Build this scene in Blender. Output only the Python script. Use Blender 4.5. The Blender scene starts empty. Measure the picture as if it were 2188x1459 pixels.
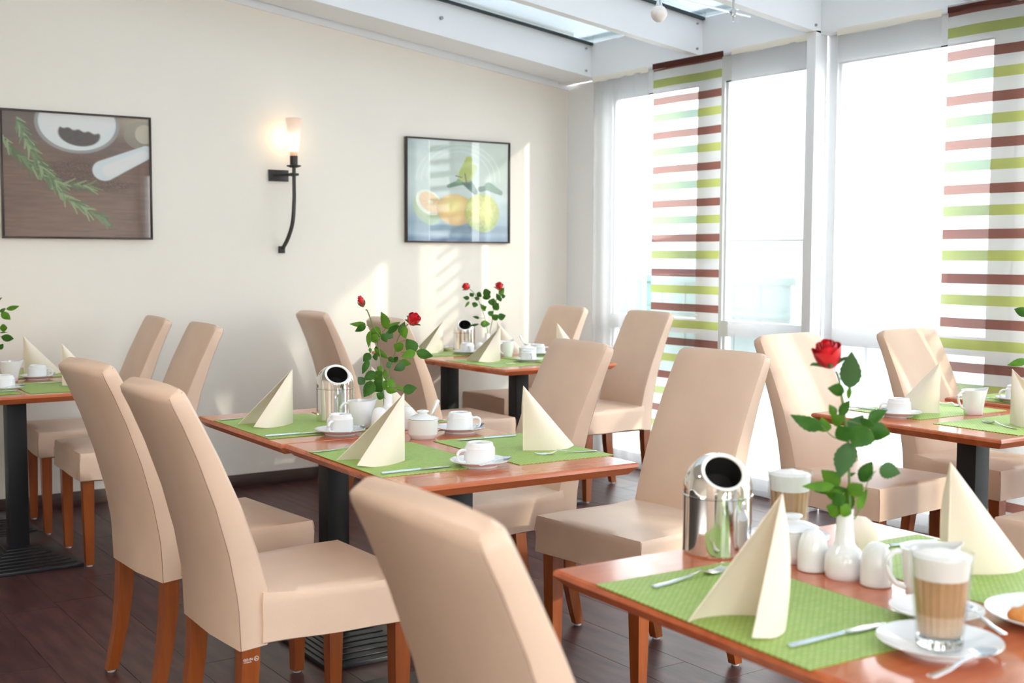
import bpy, bmesh, math, random
import numpy as np
from mathutils import Vector, Matrix
random.seed(7); rng = np.random.default_rng(5)
SC = bpy.context.scene; COL = SC.collection
PI = math.pi
# ------------------------------------------------------------------ camera
F_PX, YAW, PITCH, ROLL, EYE = 2602.14, .971287, .0710011, .0035239, 1.33
CD = Vector((math.cos(PITCH)*math.cos(YAW), math.cos(PITCH)*math.sin(YAW), -math.sin(PITCH)))
_r = Vector((math.sin(YAW), -math.cos(YAW), 0)); _u = _r.cross(CD)
CR = _r*math.cos(ROLL)+_u*math.sin(ROLL); CU = -_r*math.sin(ROLL)+_u*math.cos(ROLL)
EYEP = Vector((0, 0, EYE))
cam = bpy.data.objects.new('camera', bpy.data.cameras.new('camera')); COL.objects.link(cam)
cam.matrix_world = Matrix.Translation(EYEP) @ Matrix((CR, CU, -CD)).transposed().to_4x4()
cam.data.sensor_width = 36; cam.data.lens = F_PX*36/2188
cam.data.clip_start = .05; cam.data.clip_end = 200
cam.data.dof.use_dof = True; cam.data.dof.focus_distance = 3.9; cam.data.dof.aperture_fstop = 4.5
SC.camera = cam
# ------------------------------------------------------------------ light
EXPO = 1.33
SKY = 4.0
SUN = 1.4
FILL = 6  # energy of each added fill lamp
SC.view_settings.view_transform = 'Standard'; SC.view_settings.look = 'None'
SC.view_settings.exposure = EXPO; SC.view_settings.gamma = 1; SC.view_settings.use_curve_mapping = False
W = bpy.data.worlds.new('sky'); SC.world = W; W.use_nodes = True
nt = W.node_tree; bgn = nt.nodes['Background']
tc = nt.nodes.new('ShaderNodeTexCoord'); sx = nt.nodes.new('ShaderNodeSeparateXYZ'); rp = nt.nodes.new('ShaderNodeValToRGB')
nt.links.new(tc.outputs['Generated'], sx.inputs[0]); nt.links.new(sx.outputs['Z'], rp.inputs[0]); nt.links.new(rp.outputs[0], bgn.inputs[0])
rp.color_ramp.elements[0].position = 0.0; rp.color_ramp.elements[0].color = (1, .965, .945, 1)
rp.color_ramp.elements[1].position = .8; rp.color_ramp.elements[1].color = (.90, .93, .99, 1)
bgn.inputs[1].default_value = SKY
sun = bpy.data.objects.new('sun', bpy.data.lights.new('sun', 'SUN')); COL.objects.link(sun)
sun.data.energy = SUN; sun.data.angle = math.radians(1.2); sun.data.color = (1, .90, .74)
sun.rotation_euler = Vector((-.55, 1, -.40)).to_track_quat('-Z', 'Y').to_euler()
def portal(loc, rx, w, h):
    l = bpy.data.objects.new('sky_portal', bpy.data.lights.new('sky_portal', 'AREA')); COL.objects.link(l)
    l.data.shape = 'RECTANGLE'; l.data.size = w; l.data.size_y = h; l.data.cycles.is_portal = True
    l.location = loc; l.rotation_euler = rx
portal((5.0, 2.1, 1.25), (0, PI/2, 0), 2.5, 8.6)
portal((3.3, 1.9, 3.05), (0, math.radians(7.5), 0), 3.6, 8.8)
for _x, _y in ((-1.6, .4), (-1.6, 3.6), (.6, -1.2), (.3, 2.4)):      # warm fill lamps added at the ceiling, out of view, to brighten the room
    l = bpy.data.objects.new('ceiling_lamp_light', bpy.data.lights.new('ceiling_lamp_light', 'AREA')); COL.objects.link(l)
    l.data.shape = 'DISK'; l.data.size = .42; l.data.energy = FILL; l.data.color = (1, .92, .84); l.location = (_x, _y, 2.985)
portal((-.5, -2.55, 1.6), (PI/2, 0, PI), 4.4, 1.5)
# ------------------------------------------------------------------ helpers
def px(x, y, w):                      # point seen at photo pixel x, y at depth w in front of the lens
    return EYEP + (CD*F_PX + CR*(x-1094) - CU*(y-729.5))*(w/F_PX)
def depth(p): return (Vector(p)-EYEP).dot(CD)
MATS = {}
def mat(name, col, rough=.5, metal=0, coat=0, bump=None, var=None, trans=0, spec=None, sheen=0):
    if name in MATS: return MATS[name]
    m = bpy.data.materials.new(name); m.use_nodes = True; t = m.node_tree; b = t.nodes['Principled BSDF']
    b.inputs['Base Color'].default_value = (*col, 1); b.inputs['Roughness'].default_value = rough
    b.inputs['Metallic'].default_value = metal; b.inputs['Coat Weight'].default_value = coat
    b.inputs['Coat Roughness'].default_value = .06; b.inputs['Transmission Weight'].default_value = trans
    if sheen: b.inputs['Sheen Weight'].default_value = sheen
    if spec is not None: b.inputs['Specular IOR Level'].default_value = spec
    c = t.nodes.new('ShaderNodeTexCoord')
    if var:                           # (scale vec, noise scale, second colour)
        mp = t.nodes.new('ShaderNodeMapping'); mp.inputs['Scale'].default_value = var[0]
        n = t.nodes.new('ShaderNodeTexNoise'); n.inputs['Scale'].default_value = var[1]; n.inputs['Detail'].default_value = 4
        x = t.nodes.new('ShaderNodeMix'); x.data_type = 'RGBA'
        x.inputs[6].default_value = (*col, 1); x.inputs[7].default_value = (*var[2], 1)
        r = t.nodes.new('ShaderNodeMapRange'); r.inputs[1].default_value = .35; r.inputs[2].default_value = .65
        t.links.new(c.outputs['Object'], mp.inputs[0]); t.links.new(mp.outputs[0], n.inputs[0])
        t.links.new(n.outputs[0], r.inputs[0]); t.links.new(r.outputs[0], x.inputs[0]); t.links.new(x.outputs[2], b.inputs['Base Color'])
    if bump:                          # (noise scale, strength)
        n2 = t.nodes.new('ShaderNodeTexNoise'); n2.inputs['Scale'].default_value = bump[0]
        bp = t.nodes.new('ShaderNodeBump'); bp.inputs['Strength'].default_value = bump[1]; bp.inputs['Distance'].default_value = .001
        t.links.new(c.outputs['Object'], n2.inputs[0]); t.links.new(n2.outputs[0], bp.inputs['Height']); t.links.new(bp.outputs[0], b.inputs['Normal'])
    MATS[name] = m; return m
def emit(name, col, s):
    m = mat(name, (0.8,.8,.8), .5); b = m.node_tree.nodes['Principled BSDF']
    b.inputs['Emission Color'].default_value = (*col, 1); b.inputs['Emission Strength'].default_value = s; return m
CUR = [None]
def obj(name, bm, m, parent=None, smooth=True, ang=40):
    me = bpy.data.meshes.new(name)
    if isinstance(bm, tuple): me.from_pydata(*bm)
    else:
        bmesh.ops.recalc_face_normals(bm, faces=bm.faces); bm.to_mesh(me); bm.free()
    if smooth:
        me.shade_smooth()
        try: me.set_sharp_from_angle(angle=math.radians(ang))
        except Exception: pass
    if m: me.materials.append(m)
    o = bpy.data.objects.new(name, me); COL.objects.link(o)
    if parent: o.parent = parent
    return o
def empty(name, loc=(0, 0, 0), rz=0):
    o = bpy.data.objects.new(name, None); COL.objects.link(o); o.location = loc; o.rotation_euler = (0, 0, rz)
    o.empty_display_size = .05; return o
def tag(o, label, cat, group=None):
    o['label'] = label; o['category'] = cat
    if group: o['group'] = group
    return o
def struct(o): o['kind'] = 'structure'; return o
def copy_tree(o, parent=None):
    c = o.copy(); COL.objects.link(c)
    if parent: c.parent = parent
    for ch in KIDS.get(o.name, []): copy_tree(ch, c)
    return c
KIDS = {}
def index(root):
    for o in [root]+list(root.children_recursive): KIDS[o.name] = list(o.children)
def B(): return bmesh.new()
def box(bm, x0, x1, y0, y1, z0, z1, bev=0, M=None):
    r = bmesh.ops.create_cube(bm, size=1); vs = r['verts']
    for v in vs: v.co = Vector(((x0+x1)/2+v.co.x*(x1-x0), (y0+y1)/2+v.co.y*(y1-y0), (z0+z1)/2+v.co.z*(z1-z0)))
    if bev:
        es = list({e for v in vs for e in v.link_edges})
        g = bmesh.ops.bevel(bm, geom=es, offset=bev, segments=2, affect='EDGES', profile=.5); vs = list({v for f in g['faces'] for v in f.verts} | {v for v in vs if v.is_valid})
    if M:
        for v in vs: v.co = M @ v.co
    return bm
def boxo(name, d, m, parent=None, bev=0, **k): return obj(name, box(B(), *d, bev=bev), m, parent, **k)
def lathe(bm, prof, n=32, c=(0, 0, 0), cap=True, flute=None):
    rings = []
    for i, (r, z) in enumerate(prof):
        if r < 1e-6: rings.append([bm.verts.new((c[0], c[1], c[2]+z))]); continue
        rr = [r*(1+(flute[2]*math.cos(flute[0]*2*PI*k/n) if flute and flute[1][0] <= i <= flute[1][1] else 0)) for k in range(n)]
        rings.append([bm.verts.new((c[0]+rr[k]*math.cos(2*PI*k/n), c[1]+rr[k]*math.sin(2*PI*k/n), c[2]+z)) for k in range(n)])
    for a, b in zip(rings, rings[1:]):
        if len(a) == 1 and len(b) == 1: continue
        for k in range(n):
            q = [a[k % len(a)], a[(k+1) % len(a)], b[(k+1) % len(b)], b[k % len(b)]]
            q = list(dict.fromkeys(q))
            if len(q) > 2: bm.faces.new(q)
    if cap:
        for rg in (rings[0], rings[-1]):
            if len(rg) > 2:
                try: bm.faces.new(rg)
                except ValueError: pass
    return bm
def tube(bm, pts, rad, n=8, sq=None):
    pts = [Vector(p) for p in pts]; N = len(pts); rings = []
    up = Vector((0, 0, 1))
    for i, p in enumerate(pts):
        t = (pts[min(i+1, N-1)]-pts[max(i-1, 0)]).normalized()
        a = t.cross(up)
        if a.length < .05: a = t.cross(Vector((0, 1, 0)))
        a.normalize(); b = a.cross(t).normalized()
        r = rad[i] if isinstance(rad, (list, tuple)) else rad
        if sq: ring = [p+a*sq[0]*sx_*r+b*sq[1]*sy_*r for sx_, sy_ in ((-1, -1), (1, -1), (1, 1), (-1, 1))]
        else: ring = [p+(a*math.cos(2*PI*k/n)+b*math.sin(2*PI*k/n))*r for k in range(n)]
        rings.append([bm.verts.new(v) for v in ring])
    for a, b in zip(rings, rings[1:]):
        m = len(a)
        for k in range(m): bm.faces.new((a[k], a[(k+1) % m], b[(k+1) % m], b[k]))
    bm.faces.new(rings[0]); bm.faces.new(rings[-1]); return bm
def spline(pts, n=6):
    pts = [Vector(p) for p in pts]; P = [pts[0]*2-pts[1]]+pts+[pts[-1]*2-pts[-2]]; out = []
    for i in range(1, len(P)-2):
        for k in range(n):
            t = k/n; a, b, c, d = P[i-1:i+3]
            out.append(.5*((2*b)+(c-a)*t+(2*a-5*b+4*c-d)*t*t+(3*b-a-3*c+d)*t**3))
    return out+[pts[-1]]
# ------------------------------------------------------------------ materials
M_wall = mat('cream_plaster', (.87, .825, .755), .75, bump=(220, .12), spec=.3)
M_white = mat('white_paint', (.84, .85, .87), .4)
M_frame = mat('white_plastic_frame', (.82, .84, .87), .35)
M_ceil = mat('ceiling_white', (.80, .78, .74), .8)
M_leather = mat('beige_leather', (.76, .55, .415), .42, bump=(420, .25), spec=.45, var=((1, 1, 1), 6, (.72, .52, .39)))
M_seam = mat('brown_thread', (.30, .17, .13), .6)
M_leg = mat('orange_beech', (.30, .072, .012), .32, var=((9, 9, 1), 6, (.24, .052, .008)), coat=.3)
M_glide = mat('glide_plastic', (.6, .58, .62), .4)
M_top = mat('cherry_tabletop', (.56, .150, .055), .17, coat=.25, spec=.4, var=((.8, 7, 4), 5, (.47, .115, .042)))
M_black = mat('black_metal', (.010, .010, .012), .45, spec=.25)
M_base = mat('black_ribbed_iron', (.013, .014, .017), .36)
M_porc = mat('white_porcelain', (.83, .84, .86), .12, coat=.4)
M_steel = mat('polished_steel', (.80, .79, .77), .07, metal=1)
M_cut = mat('cutlery_steel', (.78, .80, .82), .16, metal=1)
M_dark = mat('dark_interior', (.012, .011, .010), .45)
M_nap = mat('cream_paper_napkin', (.86, .765, .635), .9, bump=(700, .2))
M_iron = mat('wrought_iron', (.022, .02, .018), .45, bump=(60, .6))
M_navy = mat('navy_print', (.06, .07, .25), .4)
M_stem = mat('rose_stem', (.13, .20, .05), .5)
M_leafs = [mat('rose_leaf_dark', (.028, .105, .012), .5, spec=.2, var=((1, 1, 1), 40, (.045, .14, .016))),
           mat('rose_leaf_light', (.10, .24, .012), .5, spec=.2, var=((1, 1, 1), 40, (.07, .18, .015))),
           mat('rose_leaf_grey', (.055, .14, .04), .5, spec=.25, var=((1, 1, 1), 40, (.06, .14, .05)))]
for _m in M_leafs:
    _m.node_tree.nodes['Principled BSDF'].inputs['Subsurface Weight'].default_value = 0
M_rose = mat('red_petal', (.74, .008, .016), .5, sheen=.3)
M_rosed = mat('dark_red_petal', (.50, .006, .014), .5)
M_foam = mat('milk_foam', (.88, .86, .85), .8, bump=(150, .3))
M_crust = mat('golden_crust', (.62, .22, .045), .5, var=((1, 1, 1), 30, (.78, .36, .10)), bump=(90, .8))
# dark plank floor
def plank_mat(i):
    r = random.Random(i); k = .85+.3*r.random()
    m = mat('dark_plank_%d' % i, (.088*k, .034*k, .032*k), .36, coat=.0, spec=.32, var=((2.2+i % 3*.5, .45, 1), 7+i, (.036*k, .014*k, .016*k)))
    return m
PLK = [plank_mat(i) for i in range(5)]
M_skirt = mat('dark_skirting', (.075, .038, .030), .4, var=((1, 1, 30), 4, (.045, .024, .02)))
# placemat: woven lime green
def mat_placemat():
    m = mat('lime_woven_vinyl', (.36, .55, .10), .55); t = m.node_tree; b = t.nodes['Principled BSDF']
    c = t.nodes.new('ShaderNodeTexCoord'); k = t.nodes.new('ShaderNodeTexBrick')
    k.inputs['Scale'].default_value = 1; k.inputs['Brick Width'].default_value = .0135; k.inputs['Row Height'].default_value = .0062
    k.inputs['Mortar Size'].default_value = .0011; k.inputs['Color1'].default_value = (.37, .53, .115, 1); k.inputs['Color2'].default_value = (.47, .61, .19, 1)
    k.inputs['Mortar'].default_value = (.20, .34, .05, 1)
    bp = t.nodes.new('ShaderNodeBump'); bp.inputs['Strength'].default_value = .5; bp.inputs['Distance'].default_value = .001; bp.invert = True
    t.links.new(c.outputs['Object'], k.inputs[0]); t.links.new(k.outputs[0], b.inputs['Base Color'])
    t.links.new(k.outputs['Fac'], bp.inputs['Height']); t.links.new(bp.outputs[0], b.inputs['Normal'])
    return m
M_mat = mat_placemat()
def clear_glass(name, tint, refl=.08, rough=0.02):
    m = bpy.data.materials.new(name); m.use_nodes = True; t = m.node_tree; t.nodes.clear()
    o = t.nodes.new('ShaderNodeOutputMaterial'); a = t.nodes.new('ShaderNodeBsdfTransparent'); g = t.nodes.new('ShaderNodeBsdfGlossy'); x = t.nodes.new('ShaderNodeMixShader')
    f = t.nodes.new('ShaderNodeFresnel'); ge = t.nodes.new('ShaderNodeNewGeometry'); io = t.nodes.new('ShaderNodeMapRange')
    io.inputs[3].default_value = 1.45; io.inputs[4].default_value = 1/1.45; t.links.new(ge.outputs['Backfacing'], io.inputs[0]); t.links.new(io.outputs[0], f.inputs[0])
    a.inputs[0].default_value = (*tint, 1); g.inputs['Roughness'].default_value = rough
    t.links.new(f.outputs[0], x.inputs[0]); t.links.new(a.outputs[0], x.inputs[1]); t.links.new(g.outputs[0], x.inputs[2]); t.links.new(x.outputs[0], o.inputs[0])
    return m
M_pane = clear_glass('window_glass', (.95, .98, .98))
M_roofglass = clear_glass('roof_glass', (.93, .95, .955))
M_tumbler = clear_glass('tumbler_glass', (.95, .96, .95), rough=.01)
def sheer(name, dens, tint, stripes=False):
    m = bpy.data.materials.new(name); m.use_nodes = True; t = m.node_tree; t.nodes.clear()
    o = t.nodes.new('ShaderNodeOutputMaterial'); tr = t.nodes.new('ShaderNodeBsdfTransparent'); tl = t.nodes.new('ShaderNodeBsdfTranslucent'); df = t.nodes.new('ShaderNodeBsdfDiffuse')
    a = t.nodes.new('ShaderNodeMixShader'); b = t.nodes.new('ShaderNodeMixShader'); a.inputs[0].default_value = .5; b.inputs[0].default_value = dens
    t.links.new(tl.outputs[0], a.inputs[1]); t.links.new(df.outputs[0], a.inputs[2]); t.links.new(tr.outputs[0], b.inputs[1]); t.links.new(a.outputs[0], b.inputs[2]); t.links.new(b.outputs[0], o.inputs[0])
    tl.inputs[0].default_value = df.inputs[0].default_value = (*tint, 1)
    if stripes:
        c = t.nodes.new('ShaderNodeTexCoord'); s = t.nodes.new('ShaderNodeSeparateXYZ'); t.links.new(c.outputs['Object'], s.inputs[0])
        d = t.nodes.new('ShaderNodeMath'); d.operation = 'MULTIPLY_ADD'; d.inputs[1].default_value = -5; d.inputs[2].default_value = 2.452*5
        t.links.new(s.outputs['Z'], d.inputs[0]); fr = t.nodes.new('ShaderNodeMath'); fr.operation = 'FRACT'; t.links.new(d.outputs[0], fr.inputs[0])
        def ramp(cols):
            r = t.nodes.new('ShaderNodeValToRGB'); r.color_ramp.interpolation = 'CONSTANT'
            for i, (p, cc) in enumerate(cols):
                e = r.color_ramp.elements[i] if i < 2 else r.color_ramp.elements.new(p); e.position = p; e.color = (*cc, 1)
            t.links.new(fr.outputs[0], r.inputs[0]); return r
        r1 = ramp([(0, (.23, .095, .075)), (.215, (.56, .56, .57)), (.47, (.58, .62, .18)), (.70, (.56, .56, .57))])
        r2 = ramp([(0, (.16, .125, .12)), (.215, (1, 1, 1)), (.47, (.05, .09, .13)), (.70, (1, 1, 1))])
        r3 = ramp([(0, (.62,)*3), (.215, (.50,)*3), (.47, (.48,)*3), (.70, (.50,)*3)])
        t.links.new(r1.outputs[0], tl.inputs[0]); t.links.new(r1.outputs[0], df.inputs[0]); t.links.new(r2.outputs[0], tr.inputs[0]); t.links.new(r3.outputs[0], b.inputs[0])
    return m
M_sheer = sheer('white_voile', .60, (.48, .48, .485)); M_stripe = sheer('striped_voile', .5, (.8, .8, .8), True)
M_awning = sheer('white_awning_cloth', .985, (.60, .64, .665))
# ------------------------------------------------------------------ setting
WY, WX = 6.56, 4.93
XL, YB = -3.0, -2.5
fl = struct(boxo('floor', (XL, WX, YB, WY, -.12, -.012), mat('subfloor', (.02, .012, .01), .6), smooth=False))
def make_planks():
    shapes = {}
    x = -.02; r = random.Random(3); n = 0; pw = .193
    while x < WX-.001:
        w = min(pw, WX-x); y = .9-r.random()*1.2; 
        while y < WY:
            y1 = min(y+1.29, WY); y0 = max(y, .6)
            if y1-y0 > .05:
                key = (round(w, 3), round(y1-y0, 3), n % 5)
                if key not in shapes:
                    bm = B(); L = y1-y0; g = .0006
                    box(bm, g, w-g, g, L-g, -.012, 0, bev=.0008); o = obj('plank', bm, PLK[n % 5], fl, smooth=False); shapes[key] = o
                else:
                    o = shapes[key].copy(); COL.objects.link(o)
                o.location = (x, y0, 0); n += 1
            y += 1.29
        x += pw
make_planks()
struct(boxo('wall_back', (XL, WX+.04, WY, WY+.2, 0, 3.3), M_wall, smooth=False))
M_tan = mat('tan_plaster', (.72, .63, .53), .8)
struct(boxo('wall_left', (XL-.2, XL, YB, WY, 0, 3.3), M_tan, smooth=False))
bm = B()                                # wall behind the photographer, with a window opening
box(bm, XL, -2.7, YB-.2, YB, 0, 3.3); box(bm, -2.7, 1.7, YB-.2, YB, 0, .85); box(bm, -2.7, 1.7, YB-.2, YB, 2.35, 3.3); box(bm, 1.7, WX, YB-.2, YB, 0, 3.3)
struct(obj('wall_front', bm, M_tan, smooth=False))
wf = empty('window_5'); struct(wf)
for x in (-2.7, -1.25, .2, 1.65): boxo('window_frame', (x-.04, x+.04, YB-.15, YB-.08, .85, 2.35), M_frame, wf, .005)
for z in (.85, 2.29): boxo('window_frame', (-2.66, 1.61, YB-.145, YB-.085, z, z+.06), M_frame, wf, .005)
boxo('window_pane', (-2.66, 1.61, YB-.12, YB-.115, .91, 2.29), M_pane, wf, smooth=False)
# skirting
struct(boxo('baseboard_back', (XL, 4.925, WY-.016, WY, 0, .075), M_skirt, bev=.003))
for _x, _y, _w in ((-1.6, .4, 'over the far left of the room'), (-1.6, 3.6, 'left of the framed herb print'), (.6, -1.2, 'farthest behind the photographer'), (.3, 2.4, 'nearest the left table')):
    b = B(); lathe(b, [(.24, 3.05), (.24, 2.995), (.22, 2.99), (.22, 3.0), (0, 3.0)], 32, (_x, _y, 0), cap=False)  # housing for an added fill lamp
    tag(obj('fill_lamp', b, M_white), 'added round white fill lamp '+_w, 'lamp', 'added fill lamps out of view')
# sloping roof: height of the underside of the beams at x
def zb(x): return 2.458+(4.83-x)*.131
def slab(bm, x0, x1, y0, y1, dz0, dz1):
    vs = [bm.verts.new((x, y, zb(x)+dz)) for x in (x0, x1) for y in (y0, y1) for dz in (dz0, dz1)]
    for f in ((0, 1, 3, 2), (4, 6, 7, 5), (0, 4, 5, 1), (2, 3, 7, 6), (0, 2, 6, 4), (1, 5, 7, 3)): bm.faces.new([vs[i] for i in f])
    return bm
RX0 = 1.3
struct(obj('ceiling', box(B(), XL, RX0, YB, WY, 3.05, 3.2), M_ceil, smooth=False))
M_bolt = mat('grey_bolt', (.35, .36, .38), .4, metal=.6)
beams_y = [6.19, 5.17, 4.30, 3.36, 2.44, 1.52, .60, -.32, -1.24, -2.16]
for i, y in enumerate(beams_y):
    w = .30 if i == 0 else .06
    o = struct(obj('trim_%d' % (i+1), slab(B(), RX0, 4.83, y, y+w, 0, .20), M_white, smooth=False))
    if i < 4:
        for dz in (.03, .17):
            b = B(); tube(b, [(4.79, y-.007, zb(4.79)+dz), (4.79, y, zb(4.79)+dz)], .007, 10); obj('bolt', b, M_bolt, o)
b = B(); tube(b, [(3.72, 6.176, zb(3.72)+.10), (3.72, 6.19, zb(3.72)+.10)], .011, 12); obj('bolt', b, M_bolt, bpy.data.objects['trim_1'])
# rubber glazing bars and glass panes between the beams
M_rubber = mat('black_rubber', (.02, .035, .04), .5)
gl = empty('window_6'); struct(gl)
for i in range(len(beams_y)-1):
    y1 = beams_y[i]; y0 = beams_y[i+1]+.06
    obj('roof_pane', slab(B(), RX0, 4.9, y0, y1, .212, .218), M_roofglass, gl, smooth=False)
    obj('glazing_seal', slab(B(), RX0, 4.84, y1-.022, y1-.001, .196, .211), M_rubber, gl, smooth=False)
struct(obj('trim_11', box(B(), 4.83, 4.91, YB, WY, 2.45, zb(4.83)+.21), M_white, smooth=False))        # wall plate along the window wall
struct(obj('trim_12', slab(B(), RX0, 4.925, WY-.022, WY, -.030, .05), M_white, smooth=False))          # moulding where wall meets roof
bm = B(); box(bm, 4.925, 5.02, 6.20, WY, 0, 2.45); box(bm, 4.915, 4.925, 6.20, 6.43, 0, 2.45); box(bm, 4.905, 4.93, 6.20, 6.235, 0, 2.45)
struct(obj('trim_13', bm, M_white, smooth=False))                                                     # corner casing
# posts of the window wall
for i, y in enumerate((4.30, 2.44, .60, -1.24)):
    o = struct(boxo('trim_%d' % (14+i), (4.795, 4.885, y, y+.06, 0, 2.47), M_white, bev=.002))
# awning cloth added above the glass roof, dims sky and blocks sun
aw = empty('roof_awning'); tag(aw, 'pale cloth awning added above the glass roof beyond the white beams', 'awning')
obj('awning_cloth', slab(B(), RX0-.2, 5.102, -2.4, 7.6, .36, .364), M_awning, aw, smooth=False)
obj('added_valance', box(B(), 5.10, 5.104, -2.4, 7.6, 2.52, zb(5.1)+.36), M_awning, aw, smooth=False)  # added flap, keeps low sun from slipping in under the awning
b = B(); tube(b, [(5.08, -2.4, zb(5.08)+.34), (5.08, 7.6, zb(5.08)+.34)], .022, 12); obj('front_bar', b, mat('grey_alloy', (.30, .36, .38), .4, metal=.5), aw)
for y in (-2.3, 1.6, 5.95):
    b = B(); tube(b, [(RX0, y, zb(RX0)+.30), (4.86, y, zb(4.86)+.30)], .02, 4, sq=(1, 1)); obj('guide_rail', b, MATS['grey_alloy'], aw)
# window frames
vert = [[(6.05, 6.20), (5.165, 5.27)], [(5.05, 5.155), (4.37, 4.43)], [(4.24, 4.31), (3.235, 3.345)], [(3.12, 3.225), (2.5, 2.56)], [(2.38, 2.44), (1.42, 1.52)], [(1.30, 1.40), (.56, .64)], [(.46, .54), (-.9, -.8)], [(-1.0, -.92), (-2.5, -2.4)]]
for i, ((a0, a1), (b0, b1)) in enumerate(vert[:8]):
    w = empty('window_%d' % (i+1 if i < 4 else i+3)); struct(w)
    for y0, y1 in ((a0, a1), (b0, b1)):
        boxo('window_frame', (4.895, 4.965, y0, y1, .1, 2.45), M_frame, w, .004)
        yy = y0-.016 if (y0, y1) == (a0, a1) else y1
        boxo('glazing_bead', (4.91, 4.955, yy, yy+.016, .1, 2.45), M_frame, w, .003)
    for z0, z1 in ((0, .10), (.872, .962), (2.31, 2.45)): boxo('window_rail', (4.896, 4.964, b0+.001, a1-.001, z0, z1), M_frame, w, .004)
    boxo('glazing_seal', (4.905, 4.915, b1, a0, 2.303, 2.31), M_rubber, w, smooth=False)
    for z0, z1 in ((.1, .872), (.962, 2.31)): boxo('window_pane', (4.927, 4.933, b1-.004, a0+.004, z0, z1), M_pane, w, smooth=False)
    if i == 1: boxo('glazing_bar', (4.93, 4.95, b1, a0, 1.41, 1.418), M_rubber, w, smooth=False)
# outside: paving, pale house, green fence and clothes airer
gr = struct(boxo('ground', (5.03, 40, -20, 40, -.3, -.05), mat('pale_paving', (.42, .42, .41), .8), smooth=False))
gr['kind'] = 'structure'
hs = empty('house', (15.5, 14, -.05)); tag(hs, 'pale rendered house with shallow roof faint beyond the sheer curtains', 'building')
M_rend = mat('pale_render', (.55, .56, .57), .8); M_slate = mat('slate_blue_roof', (.15, .175, .23), .7)
boxo('wall', (0, 6, -9, 3.4, 0, 1.62), M_rend, hs, smooth=False)
bm = B(); vs = [bm.verts.new(p) for p in ((-.35, -9.3, 1.62), (6.3, -9.3, 1.62), (3, -9.3, 2.3), (-.35, 3.7, 1.62), (6.3, 3.7, 1.62), (3, 3.7, 2.3))]
for f in ((0, 1, 2), (3, 5, 4), (0, 2, 5, 3), (1, 4, 5, 2), (0, 3, 4, 1)): bm.faces.new([vs[i] for i in f])
obj('roof', bm, mat('pale_roof', (.46, .45, .44), .8), hs, smooth=False)
for y in (-7.6, -5.6, -3.2, -1.0, 1.4):
    o = boxo('window', (-.03, .02, y-.45, y+.45, .55, 1.25), mat('pale_window', (.2, .23, .26), .2), hs, smooth=False)
sh = empty('shed', (9.2, 10.6, -.05)); tag(sh, 'turquoise board shed with slate blue roof seen beside the striped curtain', 'shed')
M_teal = mat('turquoise_board', (.055, .12, .11), .6)
for k in range(22):
    y = -2.05+k*.19; boxo('board', (0+(k % 2)*.008, .05, y, y+.178, 0, 1.08), M_teal, sh, smooth=False)
boxo('top_rail', (-.03, .06, -2.1, 2.2, 1.08, 1.16), M_teal, sh, .005); boxo('middle_rail', (-.04, .0, -2.1, 2.2, .74, .80), M_teal, sh, .005)
bm = B(); vs = [bm.verts.new(p) for p in ((-.1, .35, 1.16), (-.1, 2.6, 1.16), (.8, 2.2, 1.62), (.8, 1.1, 1.62), (1.6, .35, 1.16), (1.6, 2.6, 1.16))]
for f in ((0, 1, 2, 3), (0, 3, 4), (1, 5, 2), (3, 2, 5, 4), (0, 4, 5, 1)): bm.faces.new([vs[i] for i in f])
obj('roof', bm, M_slate, sh, smooth=False)
ca = px(1852, 700, 12.2); ca.z = -.05
ar = empty('clothes_airer', ca); tag(ar, 'thin grey outdoor clothes airer with V arms behind the sheer curtain', 'airer')
M_gp = mat('grey_pole', (.14, .15, .16), .5)
for nm, pts in (('pole', [(0, 0, 0), (0, 0, 1.02)]), ('crossbar', [(-.30, .30, .98), (.22, -.22, .95)]), ('arm', [(0, 0, 1.0), (-.26, .26, 1.62)]), ('arm', [(0, 0, 1.0), (.2, -.2, 1.58)]), ('foot', [(-.3, .2, .03), (.3, -.2, .03)])):
    b = B(); tube(b, pts, .02, 8); obj(nm, b, M_gp, ar)
# ------------------------------------------------------------------ curtains
def curtain(y1, y0, x, zt, zbm, m, label, amp=.006, waves=5, seed=0, gather=False, hem=True):
    n = 90; r = random.Random(seed); ph = r.random()*6
    def xo(t, z): return amp*math.sin(ph+waves*2*PI*t)*(1-.3*(z-zbm)/(zt-zbm))+amp*.5*math.sin(3.1*waves*t+ph*2)
    c = empty('curtain_panel', (x, (y0+y1)/2, 0)); yc = (y0+y1)/2
    bm = B(); zs = [zbm+.03+(zt-.035-zbm-.03)*k/8 for k in range(9)]
    g = [[bm.verts.new((xo(i/n, z), y0+(y1-y0)*i/n-yc, z+.004*math.sin(5*i/n+ph))) for i in range(n+1)] for z in zs]
    for a, b in zip(g, g[1:]):
        for i in range(n): bm.faces.new((a[i], a[i+1], b[i+1], b[i]))
    obj('fabric', bm, m, c)
    bm = B()
    for za, zc in ((zbm, zbm+.032),):
        g = [[bm.verts.new((xo(i/n, z)+(.004 if z > za+.01 else 0), y0+(y1-y0)*i/n-yc, z)) for i in range(n+1)] for z in (za, zc)]
        for i in range(n): bm.faces.new((g[0][i], g[0][i+1], g[1][i+1], g[1][i]))
    obj('hem', bm, m, c)
    bm = B(); box(bm, -.004, .004, y0-yc, y1-yc, zt-.036, zt-.002, .002)
    obj('header', bm, m if not gather else mat('voile_header', (.80, .75, .66), .8, bump=(60, .8)), c)
    tag(c, label, 'curtain', 'sheer curtain panels at the windows'); return c
curtain(6.135, 5.605, 4.80, 2.452, .03, M_sheer, 'sheer white curtain panel hanging in the corner by the cream wall', .012, 4, 1, True)
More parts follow.
